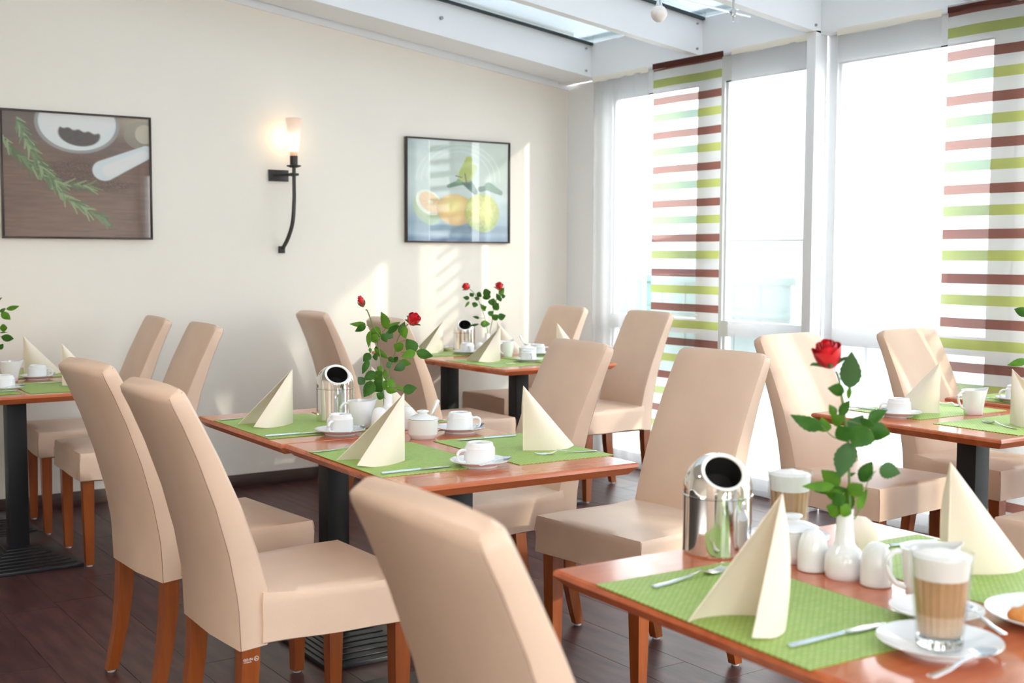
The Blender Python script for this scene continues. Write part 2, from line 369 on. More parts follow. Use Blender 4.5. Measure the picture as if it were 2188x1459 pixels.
curtain(5.54, 4.955, 4.785, 2.456, .02, M_stripe, 'voile panel with brown and lime stripes nearest the corner', .006, 1.3, 2)
curtain(4.905, 4.36, 4.80, 2.462, .03, M_sheer, 'sheer white curtain panel between the striped panel and the post', .004, 3, 3, True)
curtain(4.165, 3.56, 4.80, 2.458, .03, M_sheer, 'sheer white curtain panel right of the white post', .005, 2, 4, True)
curtain(3.515, 2.93, 4.785, 2.462, .02, M_stripe, 'voile panel with brown and lime stripes at the right photo edge', .007, 1.6, 5)
curtain(2.88, 2.56, 4.80, 2.45, .03, M_sheer, 'sheer white curtain panel beyond the right striped panel', .005, 2, 6, True)
curtain(2.38, 1.6, 4.80, 2.45, .03, M_sheer, 'sheer white curtain panel two posts from the corner', .005, 2, 7, True)
curtain(1.2, .7, 4.80, 2.45, .03, M_sheer, 'sheer white curtain panel near the far right of the room', .005, 2, 8, True)
# ------------------------------------------------------------------ chairs
def loft(bm, secs, cap=True):
    R = [[bm.verts.new(p) for p in s] for s in secs]
    for a, b in zip(R, R[1:]):
        m = len(a)
        for k in range(m): bm.faces.new((a[k], a[(k+1) % m], b[(k+1) % m], b[k]))
    if cap: bm.faces.new(R[0][::-1]); bm.faces.new(R[-1])
    return bm
FRONT = [(.37, -.172), (.46, -.172), (.50, -.170), (.60, -.196), (.72, -.238), (.84, -.290), (.93, -.334), (.985, -.362), (1.004, -.372), (1.013, -.382)]
REAR = [(.362, -.250), (.46, -.254), (.50, -.258), (.60, -.276), (.72, -.308), (.84, -.350), (.93, -.388), (.975, -.410), (.990, -.414), (1.000, -.408)]
def chair_proto():
    t = empty('dining_chair')
    bm = B(); secs = []
    for k, ((zf, xf), (zr, xr)) in enumerate(zip(FRONT, REAR)):
        u = k/9; w = .198-.010*u; c = .012
        if k == 8: w -= .003
        if k == 9: w -= .012
        bow = .004
        secs.append([(xf, -w+c, zf), (xf+bow, -w*.4, zf+(.003 if k > 7 else 0)), (xf+bow, w*.4, zf+(.003 if k > 7 else 0)), (xf, w-c, zf), (xf-c*.7, w, (zf*.8+zr*.2)), (xr+c*.4, w, (zf*.15+zr*.85)), (xr, w-c*.4, zr), (xr-.003, 0, zr-(.006 if k == 0 else 0)), (xr, -w+c*.4, zr), (xr+c*.4, -w, (zf*.15+zr*.85)), (xf-c*.7, -w, (zf*.8+zr*.2))])
    loft(bm, secs); obj('backrest', bm, M_leather, t, ang=50)
    for s in (-1, 1):                    # stitched seams along the rear edges and over the top corners
        b = B(); pts = [(x+.0024, s*(.1955-.010*k/9-(.003 if k == 8 else 0)), z) for k, (z, x) in enumerate(REAR[:9])]
        tube(b, pts, .0010, 5); obj('seam', b, M_seam, t)
        b = B(); tube(b, [(-.4116, s*.1836, .990), (-.402, s*.1815, .998), (-.380, s*.1815, 1.0045)], .0010, 5); obj('seam', b, M_seam, t)
    b = B(); tube(b, [(-.4122, -.183, .9898), (-.4150, 0, .9898), (-.4122, .183, .9898)], .0010, 5); obj('seam', b, M_seam, t)
    # seat cushion
    bm = B(); nx, ny = 12, 10
    def sp(u, v, top):
        x = -.19+.42*u; w = .200+(.233-.200)*min(1, u*1.3)
        y = -w+2*w*v; z = .372
        if top:
            z = .492+.008*math.sin(PI*v)**.5*math.sin(PI*min(1, u*.9+.1))**.5
            if u < .25: z += .008*(1-u/.25)
        return (x, y, z)
    top = [[bm.verts.new(sp(i/nx, j/ny, True)) for j in range(ny+1)] for i in range(nx+1)]
    rimI = [(i, 0) for i in range(nx+1)]+[(nx, j) for j in range(1, ny+1)]+[(i, ny) for i in range(nx-1, -1, -1)]+[(0, j) for j in range(ny-1, 0, -1)]
    for i in range(nx):
        for j in range(ny): bm.faces.new((top[i][j], top[i+1][j], top[i+1][j+1], top[i][j+1]))
    ring0 = [top[i][j] for i, j in rimI]; cen = Vector((.02, 0, 0))
    def ring(scale, z, wob=0):
        out = []
        for q, v in enumerate(ring0):
            d = Vector((v.co.x-cen.x, v.co.y, 0)); o = d.normalized()*scale
            out.append(bm.verts.new((v.co.x+o.x, v.co.y+o.y, z+wob*math.sin(q*.9))))
        return out
    prev = ring0
    for sc_, z, wb_ in ((.004, .484, 0), (.006, .470, 0), (.004, .42, 0), (.006, .376, .0015), (-.004, .372, 0)):
        cur = ring(sc_, z, wb_)
        for k in range(len(cur)): bm.faces.new((prev[k], prev[(k+1) % len(cur)], cur[(k+1) % len(cur)], cur[k]))
        prev = cur
    bm.faces.new(prev); obj('seat', bm, M_leather, t, ang=60)
    for s in (-1, 1):
        b = B(); tube(b, [(.229, s*.236, .488), (.235, s*.239, .45), (.235, s*.239, .378)], .0009, 5); obj('seam', b, M_seam, t)
    bm = B(); box(bm, -.24, .19, -.165, .165, .358, .374, .004); obj('seat_rail', bm, M_leg, t)
    for s in (-1, 1):
        b = B(); loft(b, [[(x-h, s*.193-h, z), (x+h, s*.193-h, z), (x+h, s*.193+h, z), (x-h, s*.193+h, z)] for x, h, z in ((.192, .0165, .008), (.194, .022, .25), (.194, .0235, .385))])
        o = obj('leg', b, M_leg, t, ang=30); b = B(); lathe(b, [(.012, 0), (.013, .002), (.013, .008)], 12, (.192, s*.193, 0)); obj('glide', b, M_glide, o)
    for s in (-1, 1):
        b = B(); S = []
        for z, x, h in ((.008, -.271, .0165), (.07, -.256, .0185), (.15, -.240, .0205), (.25, -.227, .0225), (.33, -.222, .0235), (.385, -.222, .0235)):
            y = s*(.177 if z < .1 else .174); S.append([(x-h, y-h*.9, z), (x+h, y-h*.9, z), (x+h, y+h*.9, z), (x-h, y+h*.9, z)])
        loft(b, S); o = obj('leg', b, M_leg, t, ang=30)
        b = B(); lathe(b, [(.012, 0), (.013, .002), (.013, .008)], 12, (-.271, s*.177, 0)); obj('glide', b, M_glide, o)
    index(t); return t
CH = chair_proto(); first = [True]
def place_chair(x, y, rz, label, group):
    c = CH if first[0] else copy_tree(CH); first[0] = False
    c.location = (x, y, 0); c.rotation_euler = (0, 0, rz); return tag(c, label, 'chair', group)
place_chair(1.376, 3.703, .077, 'beige leather chair left of the middle table, its back second from the left', 'chairs at the middle table')
C2 = place_chair(1.344, 2.971, .010, 'beige leather chair with a white maker mark on its rear leg', 'chairs at the middle table')
place_chair(1.188, 1.356, -.045, 'large blurred beige chair back in the foreground, cut off by the bottom edge', 'chairs at the front table')
place_chair(2.508, 2.945, 3.231, 'beige leather chair right of the middle table, seat beside the front steel bin', 'chairs at the middle table')
place_chair(2.374, 3.62, 3.061, 'beige leather chair behind the upright napkin at the far right of the middle table', 'chairs at the middle table')
place_chair(4.188, 5.311, 3.121, 'beige leather chair before the striped curtain, right of the back table', 'chairs at the back table')
place_chair(4.187, 6.089, 3.124, 'beige leather chair nearest the corner, right of the back table', 'chairs at the back table')
place_chair(3.76, 3.075, -1.511, 'beige leather chair at the right table, behind the single front rose', 'chairs at the right table')
place_chair(4.468, 3.048, -1.551, 'beige leather chair behind the napkin and creamer of the right table', 'chairs at the right table')
place_chair(1.597, 5.419, 3.11, 'beige leather chair right of the left table, nearer one', 'chairs at the left table')
place_chair(1.605, 6.126, 3.077, 'beige leather chair right of the left table, nearer the cream wall', 'chairs at the left table')
place_chair(3.295, 6.209, -.024, 'beige leather chair left of the back table, throwing its shadow on the wall', 'chairs at the back table')
place_chair(3.318, 5.393, -.02, 'beige leather chair partly hidden behind the two middle roses', 'chairs at the back table')
place_chair(3.72, 2.10, 1.60, 'beige leather chair on the near side of the right table, cut off at right', 'chairs at the right table')
# maker mark printed on the near rear leg of the second chair
leg = [c for c in C2.children if c.name.startswith('leg')][2]
def text_mesh(body, size, name, m, parent, loc, rot):
    cu = bpy.data.curves.new(name, 'FONT'); cu.body = body; cu.size = size; cu.extrude = .0002; cu.align_x = 'LEFT'
    o = bpy.data.objects.new(name, cu); COL.objects.link(o); dg = bpy.context.evaluated_depsgraph_get(); dg.update()
    me = bpy.data.meshes.new_from_object(o.evaluated_get(dg)); bpy.data.objects.remove(o)
    me.materials.append(m); r = bpy.data.objects.new(name, me); COL.objects.link(r); r.parent = parent; r.location = loc; r.rotation_euler = rot; return r
M_print = mat('white_print', (.85, .82, .80), .6)
rx = (PI/2, 0, 0)
text_mesh('GO IN', .0085, 'lettering', M_print, leg, (-.2425, -.19565, .336), rx)
text_mesh('www.goin.de', .0038, 'lettering', M_print, leg, (-.2415, -.19565, .3315), rx)
b = B()
for k in range(24):
    a0, a1 = 2*PI*k/24, 2*PI*(k+1)/24
    b.faces.new([b.verts.new((0, r*math.cos(a), r*math.sin(a))) for r, a in ((.0052, a0), (.0061, a0), (.0061, a1), (.0052, a1))])
tube(b, [(0, .0025, .0035), (0, .0012, 0), (0, -.0022, -.0002), (0, -.0032, -.0032)], .0005, 5); tube(b, [(0, .0012, 0), (0, .0026, -.0035)], .0005, 5)
o = obj('emblem', b, M_print, leg); o.location = (-.2085, -.1957, .3385); o.rotation_euler = (0, 0, PI/2)
# ------------------------------------------------------------------ tables
T = .75
BX, BY = .19, .36
def table(x0, x1, y0, y1, label, group, rz=0, z=T, col=None, basedir=0, BX=.19, BY=.36):
    cx_, cy_ = (x0+x1)/2, (y0+y1)/2; hx, hy = (x1-x0)/2, (y1-y0)/2
    t = empty('dining_table', (cx_, cy_, 0), rz); tag(t, label, 'table', group)
    b = B(); S = []
    for ins, dz in ((.006, 0), (.001, -.004), (0, -.012), (.004, -.016), (.022, -.034)):
        S.append([(-hx+ins, -hy+ins, z+dz), (hx-ins, -hy+ins, z+dz), (hx-ins, hy-ins, z+dz), (-hx+ins, hy-ins, z+dz)])
    loft(b, S); obj('tabletop', b, M_top, t, ang=25)
    ox, oy = col or (0, 0)
    b = B(); box(b, ox-.04, ox+.04, oy-.04, oy+.04, .03, z-.045, .002); obj('column', b, M_black, t, ang=30)
    b = B(); box(b, ox-.16, ox+.16, oy-.16, oy+.16, z-.045, z-.034, .002); obj('top_plate', b, M_black, t, ang=30)
    for k in range(8):
        u = k/8; ax = BX+(.052-BX)*u; ay = BY+(.052-BY)*u
        if basedir: ax, ay = ay, ax
        b = B(); box(b, ox-ax, ox+ax, oy-ay, oy+ay, 0 if k == 0 else .016+.005*(k-1), .016+.005*k, .0018); obj('base_step', b, M_base, t, ang=30)
    return t
table(1.50, 2.215, 2.60, 3.4315, 'cherry wood table unit holding the upright napkin and rear sugar bowl, nearer middle unit', 'middle table units', -.025, BY=.27)
table(1.505, 2.21, 3.434, 4.20, 'cherry wood table unit with the steel bin and two roses, farther middle unit', 'middle table units', -.02)
table(3.43, 4.16, 5.085, 5.805, 'cherry wood table unit at the back, nearer the camera', 'back table units', col=(-.03, 0), BY=.34)
table(3.43, 4.16, 5.81, 6.52, 'cherry wood table unit at the back, against the cream wall', 'back table units', col=(-.03, 0), BY=.34)
table(3.445, 4.195, 2.28, 3.075, 'cherry wood table unit at right under the white creamer and fork', 'right table units', -.01, basedir=1, col=(0, -.03), BX=.16)
table(4.20, 4.95-.2, 2.25, 3.05, 'slightly higher cherry wood table unit by the right striped curtain', 'right table units', -.01, z=.762, basedir=1, col=(0, -.03), BX=.16, BY=.26)
table(.83, 1.53, 5.19, 5.88, 'cherry wood table unit at the left photo edge, nearer one', 'left table units', col=(.01, .055), BY=.345)
table(.83, 1.53, 5.885, 6.50, 'cherry wood table unit at the left, against the wall', 'left table units', col=(.01, .05), BY=.29)
table(1.295, 2.12, .62, 1.775, 'cherry wood table in the foreground set with two latte glasses', 'front table units', -.035)
# ------------------------------------------------------------------ placemats
MATN = 0
def placemat(cx_, cy_, lx, ly, rz, label, z=T):
    b = B(); nx, ny = 10, 8; 
    box(b, -lx/2, lx/2, -ly/2, ly/2, 0, .0016)
    o = obj('placemat', b, M_mat, smooth=False); o.location = (cx_, cy_, z+.0003); o.rotation_euler = (0, 0, rz)
    return tag(o, label, 'placemat', 'green woven placemats')
placemat(1.690, 3.808, .35, .51, -.02, 'lime green placemat at the far left corner of the middle table')
placemat(1.672, 3.020, .345, .49, -.035, 'lime green placemat under the nearest napkin of the middle table')
placemat(2.072, 2.985, .325, .50, -.04, 'lime green placemat with a fork at the near right of the middle table')
placemat(2.045, 3.84, .30, .48, -.02, 'lime green placemat at the far right of the middle table, behind the sugar bowl')
placemat(1.463, 1.392, .325, .515, -.05, 'lime green placemat in the foreground under a napkin and knife')
placemat(1.945, 1.34, .315, .52, -.05, 'lime green placemat right of the salt shakers on the front table')
placemat(3.875, 2.885, .50, .325, -.02, 'lime green placemat under the cup at the far side of the right table')
placemat(3.825, 2.472, .50, .33, -.02, 'lime green placemat with a fork near the right table corner')
placemat(4.46, 2.86, .44, .31, 0, 'lime green placemat on the higher unit of the right table', .762)
placemat(3.62, 5.47, .32, .48, 0, 'lime green placemat under the front napkin of the back table')
placemat(3.97, 5.46, .32, .48, 0, 'lime green placemat right of the creamer on the back table')
placemat(3.62, 6.16, .32, .46, 0, 'lime green placemat at the far left of the back table')
placemat(3.97, 6.16, .32, .46, 0, 'lime green placemat at the far right of the back table')
placemat(1.345, 5.48, .33, .46, 0, 'lime green placemat at the left table edge near the beige chair')
placemat(1.345, 6.14, .33, .46, 0, 'lime green placemat on the left table nearer the wall')
placemat(1.0, 5.50, .30, .46, 0, 'lime green placemat at the left photo border')
ZM = .0021
# ------------------------------------------------------------------ napkins
def napkin(R, Fp, Tp, h, label, z=T+ZM, lean=(0, 0)):
    """two right-triangle wings hinged on an upright spine at R, their feet ending at Fp and Tp"""
    R, Fp, Tp = [Vector((*p, 0)) for p in (R, Fp, Tp)]
    t = empty('napkin', (R.x, R.y, z)); tag(t, label, 'napkin', 'folded cream napkins')
    mid = ((Fp+Tp)/2-R)
    for P_, sgn in ((Fp-R, 1), (Tp-R, -1)):
        n, m = 12, 12; L = P_.length; d = P_.normalized(); s = Vector((-d.y, d.x, 0))
        s = s if s.dot(P_-mid) > 0 else -s
        apex = Vector((lean[0], lean[1], h))
        foot = []
        for i in range(n+1):
            u = i/n; foot.append(d*(L*u)+s*(.020*math.sin(PI*u)) - s*(.016*max(0, u-.75)**2*16) + Vector((0, 0, .010*max(0, u-.8)*3*(1 if sgn > 0 else .4))))
        bm = B(); V = []
        for j in range(m+1):
            k = j/m; row = []
            for i in range(n+1):
                f = foot[i]; p = f.lerp(apex, k); row.append(bm.verts.new(p+s*.010*math.sin(PI*k)*math.sin(PI*i/n)))
            V.append(row)
        for a, b_ in zip(V, V[1:]):
            for i in range(n):
                try: bm.faces.new((a[i], a[i+1], b_[i+1], b_[i]))
                except ValueError: pass
        bmesh.ops.remove_doubles(bm, verts=bm.verts, dist=.0002)
        bmesh.ops.solidify(bm, geom=bm.faces[:], thickness=.0014)
        obj('wing', bm, M_nap, t, ang=60)
    b = B(); tube(b, [(0, 0, 0), (lean[0]*.5, lean[1]*.5, h*.5), (lean[0], lean[1], h)], [.0022, .002, .0008], 6); obj('spine_fold', b, M_nap, t)
napkin((1.665, 2.972), (1.505, 2.925), (1.515, 3.085), .190, 'cream napkin on the nearest left mat of the middle table')
napkin((1.719, 3.848), (1.560, 3.775), (1.555, 3.925), .185, 'cream napkin left of the middle steel bin')
napkin((2.048, 2.935), (2.205, 2.885), (2.20, 3.03), .192, 'cream napkin standing at the near right of the middle table')
napkin((2.00, 3.80), (2.155, 3.73), (2.15, 3.88), .185, 'cream napkin behind the two middle roses')
napkin((1.437, 1.340), (1.318, 1.262), (1.300, 1.412), .200, 'cream napkin in the foreground beside the front steel bin')
napkin((1.893, 1.357), (2.05, 1.29), (2.05, 1.44), .205, 'cream napkin behind the nearest latte glass')
napkin((3.825, 2.80), (3.74, 2.94), (3.89, 2.95), .190, 'cream napkin behind the upturned cup of the right table')
napkin((3.80, 2.49), (3.74, 2.345), (3.89, 2.335), .190, 'cream napkin cut off at the right photo edge')
napkin((3.694, 5.520), (3.53, 5.462), (3.525, 5.61), .185, 'cream napkin at the front of the back table')
napkin((3.74, 6.20), (3.58, 6.13), (3.58, 6.28), .185, 'cream napkin at the far left of the back table')
napkin((3.96, 5.95), (4.11, 5.88), (4.11, 6.02), .185, 'cream napkin behind the back table rose vase')
napkin((4.03, 5.45), (4.18, 5.39), (4.17, 5.53), .200, 'cream napkin tip above the middle table chair')
napkin((1.372, 5.50), (1.52, 5.43), (1.52, 5.57), .185, 'cream napkin at left, half hidden by the leather chair')
napkin((1.345, 6.10), (1.50, 6.03), (1.50, 6.17), .185, 'cream napkin at left, standing nearer the cream wall')
# ------------------------------------------------------------------ crockery
def cup_proto():
    t = empty('cup')                    # upside down on its saucer
    b = B(); lathe(b, [(.0435, 0), (.0445, .0015), (.0445, .004), (.0435, .018), (.0425, .045), (.0405, .0475), (.0385, .051), (.0365, .0585), (.0335, .0605), (.0300, .0605), (.0285, .0585), (.0, .0580)], 40)
    obj('cup_body', b, M_porc, t, ang=35)
    b = B(); pts = spline([(.040, 0, .040), (.056, 0, .041), (.066, 0, .034), (.067, 0, .022), (.060, 0, .011), (.043, 0, .008)], 5); tube(b, pts, .0042, 8); obj('handle', b, M_porc, t)
    b = B(); box(b, -.009, .009, -.003, .003, .0581, .0584); obj('maker_mark', b, M_navy, t, smooth=False)
    index(t); return t
def saucer_proto(r=.082):
    b = B(); k = r/.082
    lathe(b, [(0, .0045), (.026*k, .0045), (.030*k, .0055), (.055*k, .010), (.074*k, .0165), (.0815*k, .0195), (.082*k, .0185), (.080*k, .0165), (.060*k, .009), (.052*k, .0055), (.050*k, 0), (.047*k, 0), (.046*k, .003), (0, .003)], 48)
    o = obj('saucer', b, M_porc, None, ang=35); KIDS[o.name] = []; return o
def blade(bm, prof, th, zf, xf=None):      # flat tool outline: list of (x, halfwidth), zf(x)
    up = []; dn = []
    for x, hw in prof:
        z = zf(x); up.append([bm.verts.new((x, hw, z)), bm.verts.new((x, 0, z+th*.6)), bm.verts.new((x, -hw, z))]); dn.append([bm.verts.new((x, hw, z-th*.4)), bm.verts.new((x, -hw, z-th*.4))])
    for (a, b), (c, d) in zip(zip(up, dn), list(zip(up, dn))[1:]):
        for f in ((a[0], a[1], c[1], c[0]), (a[1], a[2], c[2], c[1]), (a[2], b[1], d[1], c[2]), (b[1], b[0], d[0], d[1]), (b[0], a[0], c[0], d[0])): bm.faces.new(f)
    bm.faces.new((up[0][0], dn[0][0], dn[0][1], up[0][2], up[0][1])); bm.faces.new((up[-1][0], up[-1][1], up[-1][2], dn[-1][1], dn[-1][0]))
    return bm
def knife_proto():
    t = empty('knife')
    b = B(); blade(b, [(-.105, .004), (-.102, .0075), (-.06, .0068), (0, .0052), (.012, .0045)], .005, lambda x: .003); obj('handle', b, M_cut, t)
    b = B(); blade(b, [(.012, .0045), (.02, .0085), (.06, .0095), (.09, .0085), (.104, .004), (.107, .001)], .0016, lambda x: .003); obj('blade', b, M_cut, t)
    index(t); return t
def arch(x): return .0028+.010*math.exp(-((x-.035)/.022)**2) if x < .06 else .0035
def fork_proto():
    t = empty('fork')
    b = B(); blade(b, [(-.095, .004), (-.092, .0075), (-.05, .0055), (0, .003), (.03, .0028), (.042, .006), (.052, .0115), (.066, .0120)], .0022, lambda x: .0028+.011*math.exp(-((x-.022)/.020)**2)); obj('handle', b, M_cut, t)
    for k in range(4):
        y = -.0098+k*.00653; b = B(); tube(b, [(.062, y, .003), (.08, y, .0025), (.10, y, .006)], [.0018, .0016, .001], 6); obj('tine', b, M_cut, t)
    index(t); return t
def spoon_proto():
    t = empty('teaspoon')
    b = B(); blade(b, [(-.078, .003), (-.075, .0058), (-.04, .0042), (0, .0022), (.026, .002)], .0022, lambda x: .0022+.008*math.exp(-((x-.012)/.018)**2)); obj('handle', b, M_cut, t)
    b = B(); n = 16; rows = []
    for i in range(6):
        k = i/5; rows.append([b.verts.new((.045+.021*k*math.cos(2*PI*j/n), .0135*k*math.sin(2*PI*j/n), .001+.006*k*k)) for j in range(n)] if i else [b.verts.new((.045, 0, .001))])
    for a, c in zip(rows, rows[1:]):
        for j in range(n): b.faces.new([a[0], c[j], c[(j+1) % n]] if len(a) == 1 else [a[j], c[j], c[(j+1) % n], a[(j+1) % n]])
    bmesh.ops.solidify(b, geom=b.faces[:], thickness=.0008); obj('bowl', b, M_cut, t)
    index(t); return t
PR = {}
def put(kind, loc, rz, label, cat, group, rx_=0, ry_=0):
    mk = {'cup': cup_proto, 'saucer': saucer_proto, 'knife': knife_proto, 'fork': fork_proto, 'teaspoon': spoon_proto, 'salt_shaker': shaker_proto, 'creamer': creamer_proto, 'waste_bin': bin_proto, 'sugar_bowl': sugar_proto, 'bud_vase': vase_proto, 'latte_glass': glass_proto}
    if kind not in PR: o = PR[kind] = mk[kind](); 
    else: o = copy_tree(PR[kind])
    o.location = loc; o.rotation_euler = (rx_, ry_, rz); return tag(o, label, cat, group)
def setcup(x, y, rz, where, z=T, spoon=True, srz=None):
    put('saucer', (x, y, z), 0, 'white saucer %s' % where, 'saucer', 'white saucers')
    put('cup', (x, y, z+.0062), rz, 'upturned white cup %s' % where, 'cup', 'upturned white cups')
    if spoon:
        a = srz if srz is not None else rz-1.2
        put('teaspoon', (x+.058*math.cos(a-PI/2), y+.058*math.sin(a-PI/2), z+.017), a, 'steel teaspoon on the saucer %s' % where, 'spoon', 'teaspoons')
def shaker_proto():
    t = empty('salt_shaker')
    b = B(); lathe(b, [(.0240, 0), (.0272, .002), (.0280, .008), (.0280, .010), (.0276, .0115), (.0278, .030), (.0273, .042), (.0252, .055), (.0210, .066), (.014, .0740), (.006, .0772), (0, .078)], 32); obj('shaker_body', b, M_porc, t, ang=50)
    for k in range(3):
        b = B(); tube(b, [(.004*math.cos(k*2.1), .004*math.sin(k*2.1), .0772), (.004*math.cos(k*2.1), .004*math.sin(k*2.1), .0778)], .0008, 6); obj('hole', b, M_dark, t)
    index(t); return t
def creamer_proto():
    t = empty('creamer')
    b = B(); n = 40; prof = [(.0, .002), (.030, 0), (.0325, .002), (.035, .02), (.039, .05), (.0425, .08), (.0435, .092), (.0415, .092), (.0400, .078), (.036, .045), (.030, .008), (0, .006)]
    rings = []
    for r, z in prof:
        if r == 0: rings.append([b.verts.new((0, 0, z))]); continue
        rg = []
        for k in range(n):
            a = 2*PI*k/n; sp = max(0, math.cos(a))**10*max(0, (z-.045)/.047); back = max(0, -math.cos(a))
            rr = r+.018*sp; rg.append(b.verts.new((rr*math.cos(a), rr*math.sin(a)*(1-.25*sp), z+.007*sp-.002*back*(z > .07))))
        rings.append(rg)
    for a, c in zip(rings, rings[1:]):
        for k in range(n):
            q = list(dict.fromkeys([a[k % len(a)], a[(k+1) % len(a)], c[(k+1) % len(c)], c[k % len(c)]]))
            if len(q) > 2: b.faces.new(q)
    obj('jug_body', b, M_porc, t, ang=60)
    b = B(); tube(b, spline([(-.039, 0, .083), (-.056, 0, .082), (-.067, 0, .068), (-.064, 0, .047), (-.052, 0, .029), (-.035, 0, .022)], 5), .0046, 8); obj('handle', b, M_porc, t)
    index(t); return t
def bin_proto():
    t = empty('waste_bin'); R = .0665
    b = B(); lathe(b, [(0, .002), (.060, .002), (.0655, 0), (.0668, .003), (R, .006), (R, .114)], 56); obj('bin_body', b, M_steel, t, ang=40)
    b = B(); lathe(b, [(R, .1145), (.0682, .1152), (.0682, .1172), (R, .118)], 56, cap=False); obj('rim_bead', b, M_steel, t, ang=60)
    nrm = Vector((math.cos(math.radians(44)), 0, math.sin(math.radians(44)))); cz = .130; dist = .0505; rc = math.sqrt(R*R-dist*dist)
    b = B(); prof = [(R, .118), (R, cz)]+[(R*math.cos(a), cz+R*math.sin(a)) for a in [PI/2*k/14 for k in range(1, 15)]]; prof[-1] = (0, cz+R); lathe(b, prof, 64, cap=False)
    bmesh.ops.bisect_plane(b, geom=b.verts[:]+b.edges[:]+b.faces[:], plane_co=Vector((0, 0, cz))+nrm*dist, plane_no=nrm, clear_outer=True)
    obj('dome_lid', b, M_steel, t, ang=60)
    c = Vector((0, 0, cz))+nrm*dist; u = Vector((0, 1, 0)); v = nrm.cross(u)
    def ringv(bm, r, off, n=48): return [bm.verts.new(c+nrm*off+(u*math.cos(2*PI*k/n)+v*math.sin(2*PI*k/n))*r) for k in range(n)]
    b = B(); rs = [ringv(b, r, o) for r, o in ((rc, -.001), (rc+.0005, .0015), (rc-.002, .0024), (rc-.0055, .0018), (rc-.0075, 0), (rc-.0075, -.006))]
    for a, d in zip(rs, rs[1:]):
        for k in range(48): b.faces.new((a[k], a[(k+1) % 48], d[(k+1) % 48], d[k]))
    obj('opening_ring', b, mat('brushed_ring', (.95, .92, .87), .5, metal=.75), t, ang=60)
    b = B(); rs = [ringv(b, r, o) for r, o in ((rc-.0076, -.002), (rc-.0078, -.02), (rc-.010, -.055))]
    for a, d in zip(rs, rs[1:]):
        for k in range(48): b.faces.new((a[k], a[(k+1) % 48], d[(k+1) % 48], d[k]))
    b.faces.new(rs[-1]); obj('opening_throat', b, M_dark, t)
    index(t); return t
def sugar_proto():
    t = empty('sugar_bowl')
    b = B(); lathe(b, [(0, .004), (.034, .003), (.036, 0), (.039, .002), (.041, .007), (.0465, .013), (.0475, .018), (.0478, .055), (.0490, .060), (.0480, .062), (.045, .061), (.044, .02), (0, .012)], 44); obj('bowl_body', b, M_porc, t, ang=35)
    l = B(); lathe(l, [(.0475, .0625), (.0500, .0635), (.0495, .066), (.038, .071), (.024, .0755), (.0165, .077), (.0145, .079), (.0150, .082), (.0190, .0845), (.0195, .087), (.0170, .0895), (.009, .0905), (0, .0907)], 44, cap=False); obj('lid', l, M_porc, t, ang=45)
    index(t); return t
def vase_proto():
    t = empty('bud_vase')
    b = B(); lathe(b, [(0, .002), (.031, 0), (.0335, .003), (.0352, .012), (.0356, .030), (.034, .042), (.028, .052), (.0205, .058), (.0178, .064), (.0158, .085), (.0150, .118), (.0154, .1255), (.0140, .1260), (.0130, .120), (.0130, .066), (.0, .050)], 36); obj('vase_body', b, M_porc, t, ang=50)
    index(t); return t
def coffee_mat():
    m = mat('milk_coffee', (.45, .25, .12), .5); t = m.node_tree; bb = t.nodes['Principled BSDF']
    c = t.nodes.new('ShaderNodeTexCoord'); s = t.nodes.new('ShaderNodeSeparateXYZ'); r = t.nodes.new('ShaderNodeValToRGB')
    d = t.nodes.new('ShaderNodeMath'); d.operation = 'MULTIPLY'; d.inputs[1].default_value = 10
    t.links.new(c.outputs['Object'], s.inputs[0]); t.links.new(s.outputs['Z'], d.inputs[0]); t.links.new(d.outputs[0], r.inputs[0])
    E = r.color_ramp.elements; E[0].position = .12; E[0].color = (.70, .52, .40, 1); E[1].position = 1; E[1].color = (.50, .29, .145, 1)
    for p, cc in ((.42, (.62, .43, .30)), (.50, (.62, .42, .29)), (.52, (.50, .30, .155)), (.75, (.52, .315, .165))):
        e = E.new(p); e.color = (*cc, 1)
    t.links.new(r.outputs[0], bb.inputs['Base Color']); return m
M_coffee = coffee_mat()
def glass_proto():
    t = empty('latte_glass'); H = .142
    def rad(z): return .0330+(.0455-.0330)*(z/H)
    b = B(); prof = [(0, .001), (.030, 0), (rad(0), .003)]+[(rad(z), z) for z in (.012, .03, .06, .085, .105, .115, .13)]+[(rad(H), H), (rad(H)-.0012, H+.001), (rad(H)-.0022, H)]+[(rad(z)-.0024, z) for z in (.13, .105, .06, .022)]+[(rad(.02)-.006, .018), (0, .017)]
    lathe(b, prof, 96, flute=(20, (3, 7), .015)); obj('glass', b, M_tumbler, t, ang=60)
    b = B(); prof = [(0, .019), (rad(.02)-.008, .019), (rad(.03)-.0045, .024)]+[(rad(z)-.0045, z) for z in (.04, .06, .08, .1)]+[(rad(.104)-.0045, .104), (0, .104)]
    lathe(b, prof, 96, flute=(20, (2, 7), .035)); obj('coffee', b, M_coffee, t, ang=60)
    b = B(); prof = [(rad(.104)-.004, .1042), (rad(.12)-.0035, .12), (rad(.136)-.0035, .136), (rad(.136)-.010, .1385), (.022, .1415), (.010, .1440), (0, .1445)]
    lathe(b, prof, 48, cap=False)
    for v in b.verts:
        if v.co.z > .137: v.co.z += .0018*math.sin(v.co.x*190)*math.cos(v.co.y*160)
    obj('milk_foam', b, M_foam, t, ang=60)
    b = B(); lathe(b, [(0, .0025), (.029, .0025), (.0315, .005), (.0322, .0165), (.030, .0178), (0, .0178)], 40, flute=(20, (1, 4), .03))
    g = mat('solid_glass_base', (.96, .98, .98), .02, trans=1); obj('glass_base', b, g, t, ang=30)
    index(t); return t
CA = math.atan2(-.825, -.565)             # azimuth from the tables back to the camera
